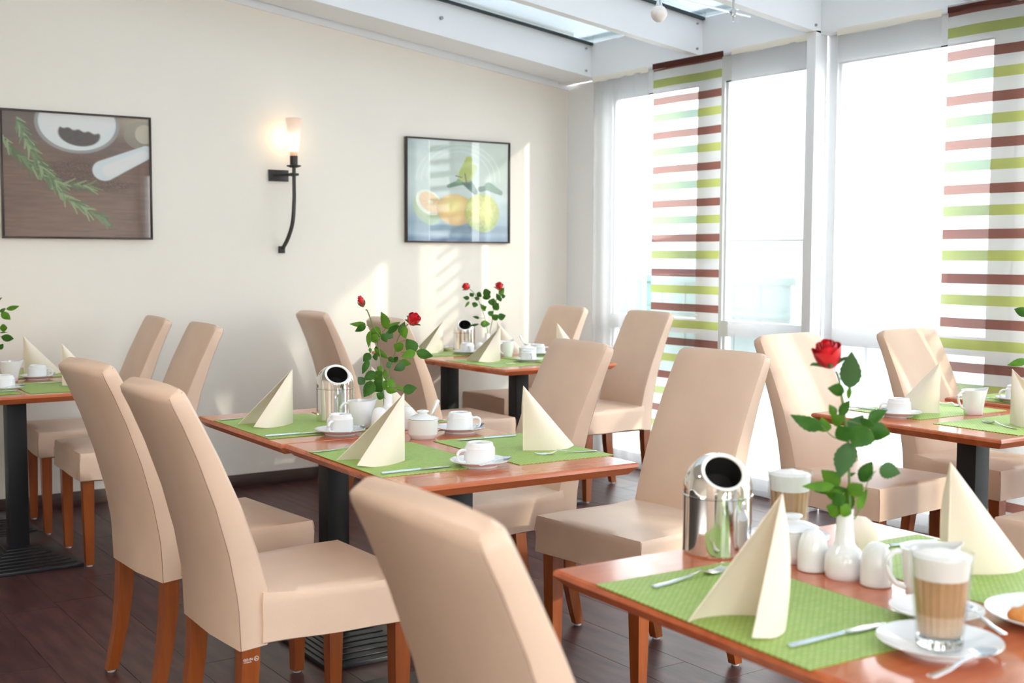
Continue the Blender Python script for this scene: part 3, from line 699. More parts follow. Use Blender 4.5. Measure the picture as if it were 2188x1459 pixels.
# middle table
setcup(1.745, 3.535, PI+.55, 'left of the creamer on the middle table', srz=.75)
setcup(1.800, 2.790, PI-.1, 'nearest on the middle table', srz=.35)
setcup(2.095, 3.365, -.35, 'right of the sugar bowl on the middle table', srz=.8)
put('waste_bin', (1.875, 3.835, T), CA+.35, 'polished steel table bin left of the two roses', 'bin', 'steel table bins')
put('bud_vase', (1.955, 3.600, T), 0, 'white porcelain vase holding the two middle table roses', 'vase', 'white vases')
put('creamer', (1.872, 3.640, T), -.25, 'white creamer jug beside the middle table bin', 'jug', 'white creamers')
put('salt_shaker', (1.893, 3.545, T), 0, 'white domed shaker in front of the middle table creamer', 'shaker', 'white domed shakers')
put('salt_shaker', (1.985, 3.52, T), 0, 'white domed shaker hidden behind the middle table napkin', 'shaker', 'white domed shakers')
put('sugar_bowl', (1.925, 3.315, T), 0, 'white lidded sugar bowl with spoon on the middle table', 'bowl', 'white sugar bowls')
put('teaspoon', (1.930, 3.330, T+.052), 2.5, 'steel spoon standing in the middle table sugar bowl', 'spoon', 'teaspoons', 0, 1.05).scale = (1, 1.5, 1.5)
K = 'table knives'; Fk = 'dinner forks'
put('knife', (1.62, 3.597, T+ZM), -.05, 'steel knife beside the far left cup of the middle table', 'knife', K)
put('knife', (1.615, 2.815, T+ZM), -.03, 'steel knife pointing at the nearest upturned cup', 'knife', K)
put('knife', (2.085, 3.188, T+ZM), PI-.07, 'steel knife on the near right mat of the middle table', 'knife', K)
put('fork', (1.63, 4.04, T+ZM), -.02, 'steel fork at the far left corner of the middle table', 'fork', Fk)
put('fork', (1.60, 3.235, T+ZM), .0, 'steel fork behind the nearest napkin of the middle table', 'fork', Fk)
put('fork', (2.125, 2.822, T+ZM), PI-.22, 'steel fork lying in front of the standing right napkin', 'fork', Fk)
put('fork', (2.10, 3.63, T+ZM), PI, 'steel fork at the far right mat of the middle table', 'fork', Fk)
# front table
put('waste_bin', (1.660, 1.715, T), CA+.12, 'large looking polished steel table bin on the front table', 'bin', 'steel table bins')
put('bud_vase', (1.722, 1.452, T), 0, 'white porcelain vase holding the single front rose', 'vase', 'white vases')
put('salt_shaker', (1.712, 1.517, T), 0, 'white domed shaker left of the front vase', 'shaker', 'white domed shakers')
put('salt_shaker', (1.727, 1.384, T), 0, 'white domed shaker right of the front vase', 'shaker', 'white domed shakers')
put('sugar_bowl', (1.735, 1.590, T), 0, 'white lidded sugar bowl behind the foreground napkin', 'bowl', 'white sugar bowls')
put('creamer', (1.724, 1.277, T), -.60, 'white creamer jug half hidden by the nearest latte glass', 'jug', 'white creamers')
put('saucer', (1.515, 1.097, T), 0, 'white saucer under the nearest latte glass', 'saucer', 'white saucers').scale = (1.10, 1.10, 1)
put('latte_glass', (1.515, 1.097, T+.0062), 0, 'tall glass of latte nearest the camera', 'glass', 'latte glasses')
put('saucer', (1.833, 1.688, T), 0, 'white saucer under the farther latte glass', 'saucer', 'white saucers')
put('latte_glass', (1.833, 1.688, T+.0062), 0, 'tall glass of latte behind the sugar bowl', 'glass', 'latte glasses')
put('saucer', (1.648, 1.200, T), 0, 'white saucer between latte glass and croissant plate', 'saucer', 'white saucers').scale = (.9, .9, 1)
put('teaspoon', (1.440, 1.000, T+.0215), .10, 'steel teaspoon on the rim of the nearest latte saucer', 'spoon', 'teaspoons', 0, .0).scale = (1.15, 1.2, 1.2)
put('teaspoon', (1.640, 1.115, T+.0205), 1.05, 'steel teaspoon right of the nearest latte glass', 'spoon', 'teaspoons')
put('knife', (1.440, 1.223, T+ZM), -.03, 'steel knife on the foreground placemat', 'knife', K)
put('fork', (1.475, 1.592, T+ZM), .10, 'steel fork on the foreground placemat', 'fork', Fk)
put('knife', (1.985, 1.548, T+ZM), PI-.2, 'steel knife on the placemat behind the vase', 'knife', K)
put('fork', (1.87, 1.16, T+ZM), PI-.3, 'steel fork behind the croissant plate', 'fork', Fk)
pc = Vector((1.782, 1.073, T))
b = B(); lathe(b, [(0, .006), (.055, .006), (.062, .008), (.092, .018), (.108, .0215), (.110, .0205), (.105, .017), (.065, .003), (.060, 0), (.055, 0), (0, .003)], 56)
o = obj('plate', b, M_porc, None, ang=35); o.location = pc; tag(o, 'round white plate carrying the croissant at the right edge', 'plate')
b = B(); S = []
for i in range(25):
    u = i/24; a = PI*(.15+1.0*u); c = Vector((.045*math.cos(a), .040*math.sin(a), .024+.006*math.sin(PI*u))); r = .008+.020*math.sin(PI*u)**.8+.0022*math.sin(u*44)
    d = Vector((math.cos(a), math.sin(a), 0)); S.append([c+d*math.cos(2*PI*k/14)*r+Vector((0, 0, 1))*math.sin(2*PI*k/14)*r*.8 for k in range(14)])
loft(b, S); o = obj('croissant', b, M_crust, None, ang=80); o.location = pc+Vector((-.045, .022, .001)); o.rotation_euler = (0, 0, 2.6); tag(o, 'golden brown croissant on the white plate at the right edge', 'pastry')
b = B(); lathe(b, [(0, 0), (.034, 0), (.036, .004), (.036, .03), (.033, .048), (.025, .063), (.013, .072), (0, .074)], 32); o = obj('egg_cosy', b, M_nap, None, ang=60)
b = B(); lathe(b, [(.0362, .002), (.037, .004), (.0362, .007)], 32, cap=False); obj('rim_stitching', b, M_nap, o)
o.location = (1.875, 1.545, T+ZM); tag(o, 'cream dome shaped egg cosy behind the front vase', 'egg cosy')
# right table
setcup(3.640, 2.835, PI-.6, 'at the left corner of the right table', srz=2.4)
setcup(4.31, 2.80, PI-.6, 'on the higher unit of the right table', z=.762, spoon=False)
put('creamer', (3.918, 2.720, T), -.3, 'white creamer jug on the right table', 'jug', 'white creamers')
put('fork', (3.72, 2.475, T+ZM), -1.95+PI, 'steel fork with tines up near the right table corner', 'fork', Fk)
put('knife', (3.70, 3.0, T+ZM), -1.35, 'steel knife at the far left corner of the right table', 'knife', K)
put('fork', (4.07, 2.95, T+ZM), -1.6, 'steel fork behind the right table napkin', 'fork', Fk)
put('knife', (4.30, 2.93, .762+ZM), -1.3, 'steel knife on the higher right table unit', 'knife', K)
# back table
setcup(3.80, 5.40, -1.9, 'at the front right of the back table', spoon=False)
setcup(3.79, 6.01, -1.9, 'in front of the back table bin', srz=.6)
setcup(3.795, 6.37, PI, 'at the far left of the back table', srz=2.6)
setcup(4.09, 5.72, -.5, 'at the far right of the back table', spoon=False)
put('waste_bin', (3.865, 6.16, T), CA+.1, 'polished steel table bin on the back table', 'bin', 'steel table bins')
put('bud_vase', (3.872, 5.92, T), 0, 'white porcelain vase holding the two back table roses', 'vase', 'white vases')
put('salt_shaker', (3.800, 5.885, T), 0, 'white domed shaker beside the back table vase', 'shaker', 'white domed shakers')
put('creamer', (3.872, 5.72, T), CA+2.5, 'white creamer jug right of the back table napkin', 'jug', 'white creamers')
put('sugar_bowl', (3.885, 5.53, T), 0, 'white sugar bowl with tilted spoon on the back table', 'bowl', 'white sugar bowls')
put('teaspoon', (3.875, 5.54, T+.07), -.6, 'steel spoon leaning in the back table sugar bowl', 'spoon', 'teaspoons', 0, .95)
put('knife', (3.585, 5.325, T+ZM), 0, 'steel knife in front of the back table napkin', 'knife', K)
put('fork', (3.56, 5.63, T+ZM), 0, 'steel fork behind the back table front napkin', 'fork', Fk)
put('knife', (3.60, 6.02, T+ZM), 0, 'steel knife at the far left of the back table', 'knife', K)
# left table
setcup(1.352, 5.862, -.5, 'right of the creamer on the left table', srz=1.2)
setcup(1.119, 5.440, PI, 'at the front of the left table', srz=.4)
put('creamer', (1.222, 5.815, T), -.2, 'white creamer jug on the left table', 'jug', 'white creamers')
put('bud_vase', (1.135, 5.92, T), 0, 'white vase with greenery at the left photo edge', 'vase', 'white vases')
put('fork', (1.44, 5.42, T+ZM), PI-.4, 'steel fork on the left table by the leather chair', 'fork', Fk)
put('knife', (1.40, 5.63, T+ZM), PI, 'steel knife on the left table behind its napkin', 'knife', K)
def lean(o, side, p):               # a spoon handle sticking up out of a bowl, its flat face to the room
    up = (Vector((0, 0, 1))+CR*side).normalized(); n_ = (-CD).cross(up).normalized(); z_ = up.cross(n_).normalized()
    M_ = Matrix((-up, -n_, z_)).transposed().to_4x4(); o.rotation_euler = M_.to_euler(); o.location = p
for o in list(COL.objects):
    if o.get('label') == 'steel spoon standing in the middle table sugar bowl': lean(o, .42, (1.938, 3.302, T+.052))
    if o.get('label') == 'steel spoon leaning in the back table sugar bowl': lean(o, -.55, (3.882, 5.535, T+.065))
# ------------------------------------------------------------------ roses
def leaf(parent, base, tip, wpx_m, m, seed):
    r = random.Random(seed); d = tip-base; L = d.length; d.normalize()
    view = (base-EYEP).normalized(); s = d.cross(view).normalized(); nrm = s.cross(d).normalized()
    tw = r.uniform(-.5, .5); s2 = s*math.cos(tw)+nrm*math.sin(tw); n2 = s2.cross(d).normalized()
    hw = wpx_m/2; bm = B(); N = 14; rows = []
    curl = r.uniform(-.12, .12)*L; fold = r.uniform(.1, .35)
    for i in range(N+1):
        u = i/N; w = hw*(math.sin(PI*min(1, u**.80)))**.85*(1.0-.22*u)*1.12
        w *= 1+(.07 if i % 2 else -.03); c = base+d*(L*u)+n2*curl*math.sin(PI*u)
        if i in (0, N): w = hw*.03
        rows.append([bm.verts.new(c-s2*w+n2*w*fold), bm.verts.new(c-s2*w*.5+n2*w*fold*.35), bm.verts.new(c), bm.verts.new(c+s2*w*.5+n2*w*fold*.35), bm.verts.new(c+s2*w+n2*w*fold)])
    for a, b_ in zip(rows, rows[1:]):
        for k in range(4): bm.faces.new((a[k], a[k+1], b_[k+1], b_[k]))
    obj('leaf', bm, m, parent, ang=50)
def bloom(parent, c, R, up, bud=False, seed=0):
    r = random.Random(seed); q = up.normalized().to_track_quat('Z', 'X').to_matrix()
    layers = [(3, .30, .98, .02), (4, .50, .96, .04), (5, .74, .88, .07), (5, 1.0, .78, .13)] if not bud else [(3, .34, 1.25, .02), (3, .52, 1.15, .03), (4, .70, .95, .05)]
    for li, (n, rr, hh, flare) in enumerate(layers):
        for k in range(n):
            a0 = 2*PI*k/n+li*.7+r.uniform(-.15, .15); span = 2*PI/n*.98
            bm = B(); V = []
            for j in range(7):
                v = j/6; row = []
                for i in range(9):
                    u = i/8*2-1; a = a0+u*span*(.55+.45*math.sin(PI*min(1, v*.9+.1)))
                    prof = math.sin(PI/2*min(1, v*1.5))**.7
                    rad = .86*(R*rr*(.25+.75*prof)+R*flare*max(0, v-.6)*2.2*(1-.3*abs(u)))
                    z = R*(-.75+hh*1.95*v*(1-.16*u*u*abs(u)))-R*flare*.9*max(0, v-.75)*2
                    row.append(bm.verts.new(c+q @ Vector((rad*math.cos(a), rad*math.sin(a), z))))
                V.append(row)
            for a_, b_ in zip(V, V[1:]):
                for i in range(8): bm.faces.new((a_[i], a_[i+1], b_[i+1], b_[i]))
            obj('petal', bm, M_rose if (li+k) % 3 else M_rosed, parent, ang=70)
    bm = B(); lathe(bm, [(0, -.75*R), (.18*R, -.72*R), (.34*R, -.55*R), (.36*R, -.40*R), (.2*R, -.3*R)], 14, cap=False)
    for v in bm.verts: v.co = c+q @ v.co
    obj('calyx', bm, M_stem, parent)
    for k in range(5):
        a = 2*PI*k/5; S = R*(1.0 if bud else .75)
        p0 = c+q @ Vector((.30*R*math.cos(a), .30*R*math.sin(a), -.5*R)); 
        o1 = (.72 if bud else 1.05)
        pts = [p0, c+q @ Vector((R*o1*math.cos(a), R*o1*math.sin(a), (-.15 if not bud else .1)*R)), c+q @ Vector((R*(o1+(.0 if bud else .25))*math.cos(a), R*(o1+(.0 if bud else .25))*math.sin(a), (-.2 if not bud else .75)*R))]
        bm = B(); tube(bm, spline(pts, 4), [R*.13, R*.15, R*.15, R*.13, R*.12, R*.09, R*.06, R*.04, R*.01], 6); obj('sepal', bm, M_leafs[2], parent)
def rose_thing(org, sc, w, stems, leaves, blossom, label, group, base, seed, jit=.03):
    """stems/leaves in crop coordinates: org + sc*(x, y)"""
    def at(x, y, dw=0): return px(org[0]+sc*x, org[1]+sc*y, w+dw)
    m = F_PX/w; t = empty('rose', base); t['_'] = 1; del t['_']; tag(t, label, 'flower', group)
    inv = Vector(base)
    r = random.Random(seed); parts0 = set(o.name for o in COL.objects)
    for pts, r0, r1 in stems:
        P_ = [at(*p) for p in pts]; P2 = spline(P_, 5); b = B(); n = len(P2)
        tube(b, P2, [r0+(r1-r0)*i/(n-1) for i in range(n)], 7); obj('stem', b, M_stem, t)
    for i, (bx, by, tx, ty, wd) in enumerate(leaves):
        dw = r.uniform(-jit, jit); ma = M_leafs[r.choice([0, 0, 0, 1, 1, 2])]
        leaf(t, at(bx, by, dw*.7), at(tx, ty, dw+r.uniform(-.015, .015)), 1.18*wd*sc/m, ma, seed*100+i)
    if blossom:
        (bx, by, rad, ux, uy, bud) = blossom
        up = (CR*ux-CU*uy-CD*.30)
        bloom(t, at(bx, by), rad*sc/m, up, bud, seed)
    for o in t.children: o.matrix_parent_inverse = Matrix.Translation(-inv)
    return t
wM = depth((1.955, 3.60, .95)); oM = (740, 620); sM = 200/1042
LM = [(455, 430, 385, 238, 95), (215, 378, 35, 375, 52), (215, 392, 97, 460, 62), (455, 430, 600, 352, 50), (460, 480, 590, 392, 60), (440, 470, 520, 530, 95), (280, 430, 385, 520, 110), (262, 455, 248, 640, 55), (280, 500, 350, 580, 85), (400, 480, 450, 580, 70),
      (350, 640, 310, 655, 40), (310, 650, 470, 762, 62), (470, 745, 530, 805, 50), (262, 700, 188, 795, 85), (350, 740, 288, 742, 70), (248, 778, 178, 935, 62), (395, 892, 342, 850, 60), (325, 910, 192, 1000, 85), (205, 1040, 130, 965, 80), (285, 1010, 195, 1190, 125), (400, 930, 293, 990, 105), (418, 1020, 298, 1125, 135), (420, 1195, 335, 1150, 75), (260, 640, 270, 700, 30), (395, 900, 350, 960, 60)]
LM2 = [(590, 480, 650, 350, 75), (620, 400, 662, 540, 85), (775, 682, 668, 540, 120), (628, 660, 530, 600, 100), (770, 682, 612, 745, 85), (778, 682, 965, 735, 92), (590, 800, 722, 820, 70), (655, 825, 528, 890, 85), (522, 805, 572, 740, 60), (500, 820, 440, 850, 70), (500, 1080, 498, 970, 90), (440, 1100, 565, 1130, 72), (555, 1070, 640, 1110, 48), (628, 1115, 787, 1085, 95), (440, 1150, 500, 1195, 85), (430, 880, 440, 1010, 45), (440, 1000, 425, 1110, 60)]
RO = 'cut red roses'
rose_thing(oM, sM, wM, [([(420, 1290), (415, 1180), (395, 900), (372, 700), (350, 580), (375, 520), (305, 415), (240, 240), (215, 215)], .0022, .0022), ([(262, 700), (268, 560), (270, 440)], .001, .001), ([(395, 900), (320, 960), (262, 1010)], .001, .001), ([(305, 415), (215, 385)], .001, .001), ([(400, 470), (440, 430)], .001, .001)],
           LM, (175, 148, 56, -.35, -1, True), 'half open red rosebud leaning left in the middle vase', RO, (1.955, 3.60, T+.07), 11)
rose_thing(oM, sM, wM, [([(440, 1290), (440, 1180), (460, 1040), (495, 850), (540, 700), (560, 590), (600, 490), (665, 400), (690, 375)], .0022, .0020), ([(560, 590), (660, 552)], .001, .001), ([(610, 690), (778, 682)], .001, .001), ([(520, 820), (600, 780)], .001, .001), ([(460, 1080), (560, 1090), (640, 1120)], .001, .001)],
           LM2, (742, 335, 80, .35, -.6, False), 'open red rose on the right of the middle vase', RO, (1.955, 3.60, T+.07), 12)
wP = depth((1.722, 1.452, .95)); oP = (1680, 700); sP = 260/654
LP = [(338, 325, 352, 128, 98), (312, 345, 222, 325, 58), (335, 385, 342, 310, 22), (285, 470, 342, 390, 45), (268, 475, 230, 412, 40), (205, 535, 22, 468, 70), (215, 560, 190, 480, 60), (300, 520, 240, 470, 60), (330, 610, 278, 525, 80), (330, 590, 415, 470, 90), (440, 500, 545, 442, 60), (435, 530, 358, 645, 115), (445, 560, 562, 572, 92), (335, 615, 288, 808, 108), (398, 828, 462, 718, 75), (500, 758, 615, 782, 75), (285, 850, 188, 765, 78), (260, 850, 85, 852, 48), (330, 870, 150, 880, 40), (345, 900, 410, 840, 78), (310, 930, 205, 882, 62), (310, 985, 215, 958, 85), (300, 960, 262, 885, 62), (340, 980, 330, 850, 50), (388, 980, 438, 868, 45), (350, 1000, 290, 960, 60), (330, 800, 375, 780, 18), (440, 490, 420, 540, 70)]
rose_thing(oP, sP, wP, [([(345, 1090), (343, 1005), (338, 800), (332, 600), (310, 450), (285, 290), (268, 235)], .0024, .0022), ([(365, 1030), (400, 960), (440, 820)], .0012, .0008), ([(335, 615), (250, 585), (190, 525)], .0012, .0008), ([(325, 500), (440, 530)], .0010, .0008), ([(480, 770), (440, 820)], .0008, .0008)],
           LP, (226, 158, 84, -.25, -.85, False), 'single open red rose in the front vase', RO, (1.722, 1.452, T+.07), 21)
wB = depth((3.872, 5.92, .95)); oB = (900, 560); sB = 560/1634
LB = [(300, 225, 260, 220, 22), (325, 215, 303, 192, 24), (340, 250, 328, 282, 32), (345, 240, 352, 215, 26), (345, 195, 378, 214, 30), (300, 245, 272, 282, 14), (395, 270, 375, 292, 26), (400, 305, 368, 258, 22), (385, 290, 408, 275, 20), (362, 350, 320, 340, 16), (370, 385, 430, 385, 38), (360, 385, 288, 402, 13), (400, 390, 385, 365, 30)]
LB2 = [(385, 200, 434, 185, 48), (412, 235, 402, 190, 42), (440, 270, 452, 225, 48), (450, 295, 482, 255, 42), (495, 210, 517, 158, 30), (490, 240, 468, 195, 26), (500, 215, 526, 210, 22), (480, 235, 505, 225, 26), (420, 330, 450, 305, 32), (445, 358, 480, 328, 38), (478, 345, 527, 332, 38)]
rose_thing(oB, sB, wB, [([(418, 480), (415, 440), (395, 340), (370, 270), (335, 200), (300, 165)], .0022, .0018), ([(395, 350), (345, 345)], .001, .0007), ([(410, 395), (360, 388)], .001, .0007), ([(345, 215), (315, 225)], .001, .0007)], LB, (282, 157, 25, -.4, -.6, False), 'small red rose at left in the back table vase', RO, (3.872, 5.92, T+.07), 31)
rose_thing(oB, sB, wB, [([(424, 480), (428, 440), (445, 350), (455, 270), (480, 210), (485, 172)], .0022, .0018), ([(440, 260), (410, 200)], .001, .0007), ([(450, 335), (480, 340)], .001, .0007)], LB2, (485, 154, 27, .1, -.9, False), 'small red rose at right in the back table vase', RO, (3.872, 5.92, T+.07), 32)
wL = depth((1.135, 5.92, .95)); oL = (0, 620); sL = 240/1459
LL = [(0, 285, 72, 232, 40), (82, 245, 252, 205, 55), (18, 285, 136, 382, 82), (-5, 490, 96, 490, 82), (15, 602, 178, 630, 80), (-5, 552, 102, 545, 14), (-10, 770, 42, 695, 55), (-60, 350, -120, 300, 60), (-50, 600, -140, 640, 70)]
rose_thing(oL, sL, wL, [([(-22, 1010), (-22, 900), (-30, 600), (-30, 400), (-15, 290), (10, 270), (80, 245)], .0024, .0012), ([(-28, 500), (0, 490)], .001, .001), ([(-28, 610), (20, 605)], .001, .001), ([(-30, 400), (-60, 200)], .0015, .0015)], LL, (-75, 130, 80, -.3, -.8, False), 'red rose at the left photo edge showing only its leaves', RO, (1.135, 5.92, T+.07), 41)
vR = (4.02, 2.50, T); put('bud_vase', vR, 0, 'white vase at the right photo edge behind the napkin', 'vase', 'white vases')
pv = Vector(vR); wR = depth(pv+Vector((0, 0, .2))); bxR = F_PX/wR
cxR = 1094+F_PX*(pv-EYEP).dot(CR)/wR
rose_thing((0, 0), 1, wR, [([(cxR, 850), (cxR-2, 800), (cxR-6, 730), (cxR-8, 640)], .0022, .0018), ([(cxR-4, 790), (2180, 772)], .001, .0008), ([(cxR-8, 690), (2196, 672)], .001, .0008)], [(2195, 770, 2152, 780, 14), (2200, 672, 2167, 660, 17), (cxR, 740, cxR+26, 730, 16), (cxR-6, 690, cxR+16, 660, 16)], (cxR-8, 625, 15, 0, -1, False), 'rose at the right photo edge showing only leaf tips', RO, (vR[0], vR[1], T+.07), 51)
# ------------------------------------------------------------------ wall lamp
lx, lz = 2.90, 1.78
wl = empty('wall_lamp', (lx, WY, lz)); tag(wl, 'wrought iron torch shaped wall lamp with a lit frosted glass shade', 'lamp')
boxo('back_plate', (-.105, .015, -.014, 0, -.035, .030), M_iron, wl, .002)
b = B(); tube(b, [(-.075, -.012, -.003), (-.02, -.06, 0), (.0, -.118, .0)], [.010, .008, .012], 4, sq=(1, .8)); obj('bracket_arm', b, M_iron, wl)
b = B(); box(b, -.022, .022, -.14, -.10, -.007, .007, .002); obj('clamp', b, M_iron, wl)
b = B(); tube(b, spline([(0, -.12, .06), (0, -.12, -.05), (0, -.118, -.15), (-.004, -.105, -.27), (-.018, -.07, -.36), (-.03, -.02, -.42)], 6), .0078, 4, sq=(1, 1)); obj('curved_stem', b, M_iron, wl, ang=30)
boxo('foot_plate', (-.048, -.010, -.012, 0, -.445, -.405), M_iron, wl, .002)
b = B(); lathe(b, [(0, .038), (.020, .038), (.040, .046), (.042, .050), (.038, .052), (.018, .050), (0, .050)], 28, (0, -.12, 0)); obj('drip_dish', b, M_iron, wl)
b = B(); lathe(b, [(0, .050), (.022, .050), (.0225, .104), (.0, .104)], 28, (0, -.12, 0)); obj('socket', b, M_iron, wl, ang=40)
def shade_mat():
    m = bpy.data.materials.new('lit_frosted_glass'); m.use_nodes = True; t = m.node_tree; bb = t.nodes['Principled BSDF']
    c = t.nodes.new('ShaderNodeTexCoord'); s = t.nodes.new('ShaderNodeSeparateXYZ'); d = t.nodes.new('ShaderNodeMath'); d.operation = 'MULTIPLY_ADD'; d.inputs[1].default_value = 1/.21; d.inputs[2].default_value = -.1/.21
    r = t.nodes.new('ShaderNodeValToRGB'); E = r.color_ramp.elements; E[0].position = 0; E[0].color = (.62, .25, .12, 1); E[1].position = 1; E[1].color = (.68, .46, .34, 1)
    for p, cc in ((.10, (.8, .42, .22)), (.16, (2.2, 1.7, 1.1)), (.34, (3.0, 2.5, 1.8)), (.52, (2.2, 1.8, 1.3)), (.64, (1.0, .84, .64)), (.80, (.76, .56, .42))):
        e = E.new(p); e.color = (*cc, 1)
    t.links.new(c.outputs['Object'], s.inputs[0]); t.links.new(s.outputs['Z'], d.inputs[0]); t.links.new(d.outputs[0], r.inputs[0]); t.links.new(r.outputs[0], bb.inputs['Emission Color'])
    bb.inputs['Emission Strength'].default_value = .36; bb.inputs['Base Color'].default_value = (.3, .26, .22, 1); bb.inputs['Roughness'].default_value = .5; return m
b = B(); lathe(b, [(.021, .1), (.0235, .125), (.029, .16), (.036, .22), (.0425, .29), (.045, .316), (.043, .316), (.034, .22), (.026, .15), (.0, .13)], 36, (0, -.12, 0), cap=False); obj('glass_shade', b, shade_mat(), wl, ang=60)
pl = bpy.data.objects.new('lamp_bulb', bpy.data.lights.new('lamp_bulb', 'POINT')); COL.objects.link(pl); pl.data.energy = .2; pl.data.color = (1, .66, .32); pl.data.shadow_soft_size = .03; pl.location = (lx-.02, WY-.075, lz+.22)
# ceiling spotlight on a rod system (second bay)
st = px(1408, 30, 5.0); tr_ = empty('ceiling_spotlight', st); tag(tr_, 'white globe ceiling light hanging from a chrome cone under the beam', 'lamp')
M_chr = mat('chrome', (.7, .72, .74), .15, metal=1)
b = B(); lathe(b, [(0, -.034), (.012, -.032), (.024, -.022), (.032, -.008), (.034, .004), (.031, .016), (.022, .028), (.010, .034), (0, .035)], 28); obj('globe', b, mat('opal_glass', (.88, .84, .82), .3), tr_)
b = B(); lathe(b, [(.016, .03), (.013, .04), (.006, .065), (.005, .16)], 20); obj('cone_mount', b, M_chr, tr_)
b = B(); tube(b, [(-.5, .02, .115), (.55, .03, .055)], .005, 8); tube(b, [(.1, .055, .09), (.55, .055, .06)], .003, 8); obj('wire_rail', b, M_chr, tr_)
b = B(); tube(b, [(.44, .02, .02), (.44, .02, .2)], .005, 8); lathe(b, [(.0, 0), (.012, .003), (.012, .03), (0, .033)], 14, (.44, .02, .04)); obj('rail_hanger', b, M_chr, tr_)
# ------------------------------------------------------------------ framed pictures
def ell(X, Y, cx_, cy_, rx_, ry_, rot=0, soft=.03):
    c, s = math.cos(rot), math.sin(rot); u = ((X-cx_)*c+(Y-cy_)*s)/rx_; v = (-(X-cx_)*s+(Y-cy_)*c)/ry_; d = np.sqrt(u*u+v*v); return np.clip((1-d)/soft+.5, 0, 1)
def seg(X, Y, x0, y0, x1, y1, w0, w1, soft=.3):
    dx, dy = x1-x0, y1-y0; L2 = dx*dx+dy*dy; t = np.clip(((X-x0)*dx+(Y-y0)*dy)/L2, 0, 1); d = np.hypot(X-x0-t*dx, Y-y0-t*dy); w = w0+(w1-w0)*t; return np.clip((w-d)/(w*soft+1e-4)+.5, 0, 1)
def vnoise(nx, ny, gx, gy, seed):
    r = np.random.default_rng(seed); g = r.random((gy+2, gx+2)); ys = np.linspace(0, gy, ny); xs = np.linspace(0, gx, nx); yi = ys.astype(int); xi = xs.astype(int); fy = (ys-yi)[:, None]; fx = (xs-xi)[None]
    fy = fy*fy*(3-2*fy); fx = fx*fx*(3-2*fx); a = g[yi][:, xi]; b_ = g[yi][:, xi+1]; c = g[yi+1][:, xi]; d = g[yi+1][:, xi+1]; return (a*(1-fx)+b_*fx)*(1-fy)+(c*(1-fx)+d*fx)*fy
def mixc(img, m, col): return img*(1-m[..., None])+np.array(col)*m[..., None]
def srgb(*c): return [(v/255/12.92 if v/255 <= .04045 else ((v/255+.055)/1.055)**2.4) for v in c]
def paint_herbs(nx, ny):
    Y, X = np.mgrid[0:1:ny*1j, 0:1:nx*1j]           # Y up = 1 - row
    Y = 1-Y; img = np.ones((ny, nx, 3))*np.array(srgb(112, 88, 76))
    wood = vnoise(nx, ny, 6, 60, 1)*.5+vnoise(nx, ny, 20, 120, 2)*.3+vnoise(nx, ny, 3, 4, 4)*.5
    img *= (.65+.6*wood)[..., None]
    img = mixc(img, np.clip((Y-.55)*1.5, 0, .6)*(1-np.clip((X-.55)*3, 0, 1)), srgb(92, 84, 78))
    img = mixc(img, np.clip((X-.6)*3, 0, 1)*np.clip((Y-.78)*5, 0, 1)*.9, srgb(190, 180, 158))
    img = mixc(img, ell(X, Y, .95, .86, .13, .12)*.6, srgb(150, 145, 128)); img = mixc(img, ell(X, Y, .97, .87, .07, .08)*.6, srgb(205, 198, 178))
    img = mixc(img, ell(X, Y, .50, .93, .29, .245, 0, .04), srgb(150, 148, 146)); img = mixc(img, ell(X, Y, .50, .935, .265, .225, 0, .04), srgb(214, 224, 226))
    img = mixc(img, ell(X, Y, .50, .97, .235, .18, -.05, .08), srgb(226, 230, 230))
    nz = rng.random((ny, nx)); pep = ell(X, Y, .51, .845, .145, .10, -.12, .1)*np.clip((.885+.006*np.sin(X*90)-.18*(X-.5)-Y)*60, 0, 1)
    img = mixc(img, pep, srgb(84, 70, 64)); img *= (1-pep*(nz > .7)*.35)[..., None]
    pile = np.clip(ell(X, Y, .47, .52, .22, .13, .1, .8), 0, 1)*(rng.random((ny, nx)) > .45)+np.clip(ell(X, Y, .75, .43, .13, .05, 0, .8), 0, 1)*(rng.random((ny, nx)) > .4); img = mixc(img, np.clip(pile, 0, 1)*.7, srgb(66, 50, 46))
    img = mixc(img, seg(X, Y, .68, .555, .98, .72, .085, .055, .12), srgb(205, 214, 218)); img = mixc(img, seg(X, Y, .72, .555, .96, .70, .05, .035, .5)*.7, srgb(226, 232, 234))
    r = np.random.default_rng(9)
    for path, nleaf in (([(.0, .80), (.08, .67), (.20, .55), (.32, .44), (.42, .32), (.56, .22), (.68, .15)], 120), ([(.10, .95), (.15, .80), (.20, .66), (.27, .54), (.36, .43), (.58, .42)], 95)):
        P_ = np.array(path)
        for k in range(nleaf):
            t = r.random()*(len(P_)-1); i = int(t); p = P_[i]+(P_[i+1]-P_[i])*(t-i); d = (P_[i+1]-P_[i]); a = math.atan2(d[1], d[0])+r.choice([-1, 1])*r.uniform(.15, .7); L = r.uniform(.06, .12)
            g = r.choice(3); col = [srgb(108, 132, 92), srgb(140, 160, 118), srgb(84, 104, 72)][g]
            img = mixc(img, seg(X, Y, p[0], p[1], p[0]+L*math.cos(a), p[1]+L*math.sin(a), .009, .004, .6)*.9, col)
    return img
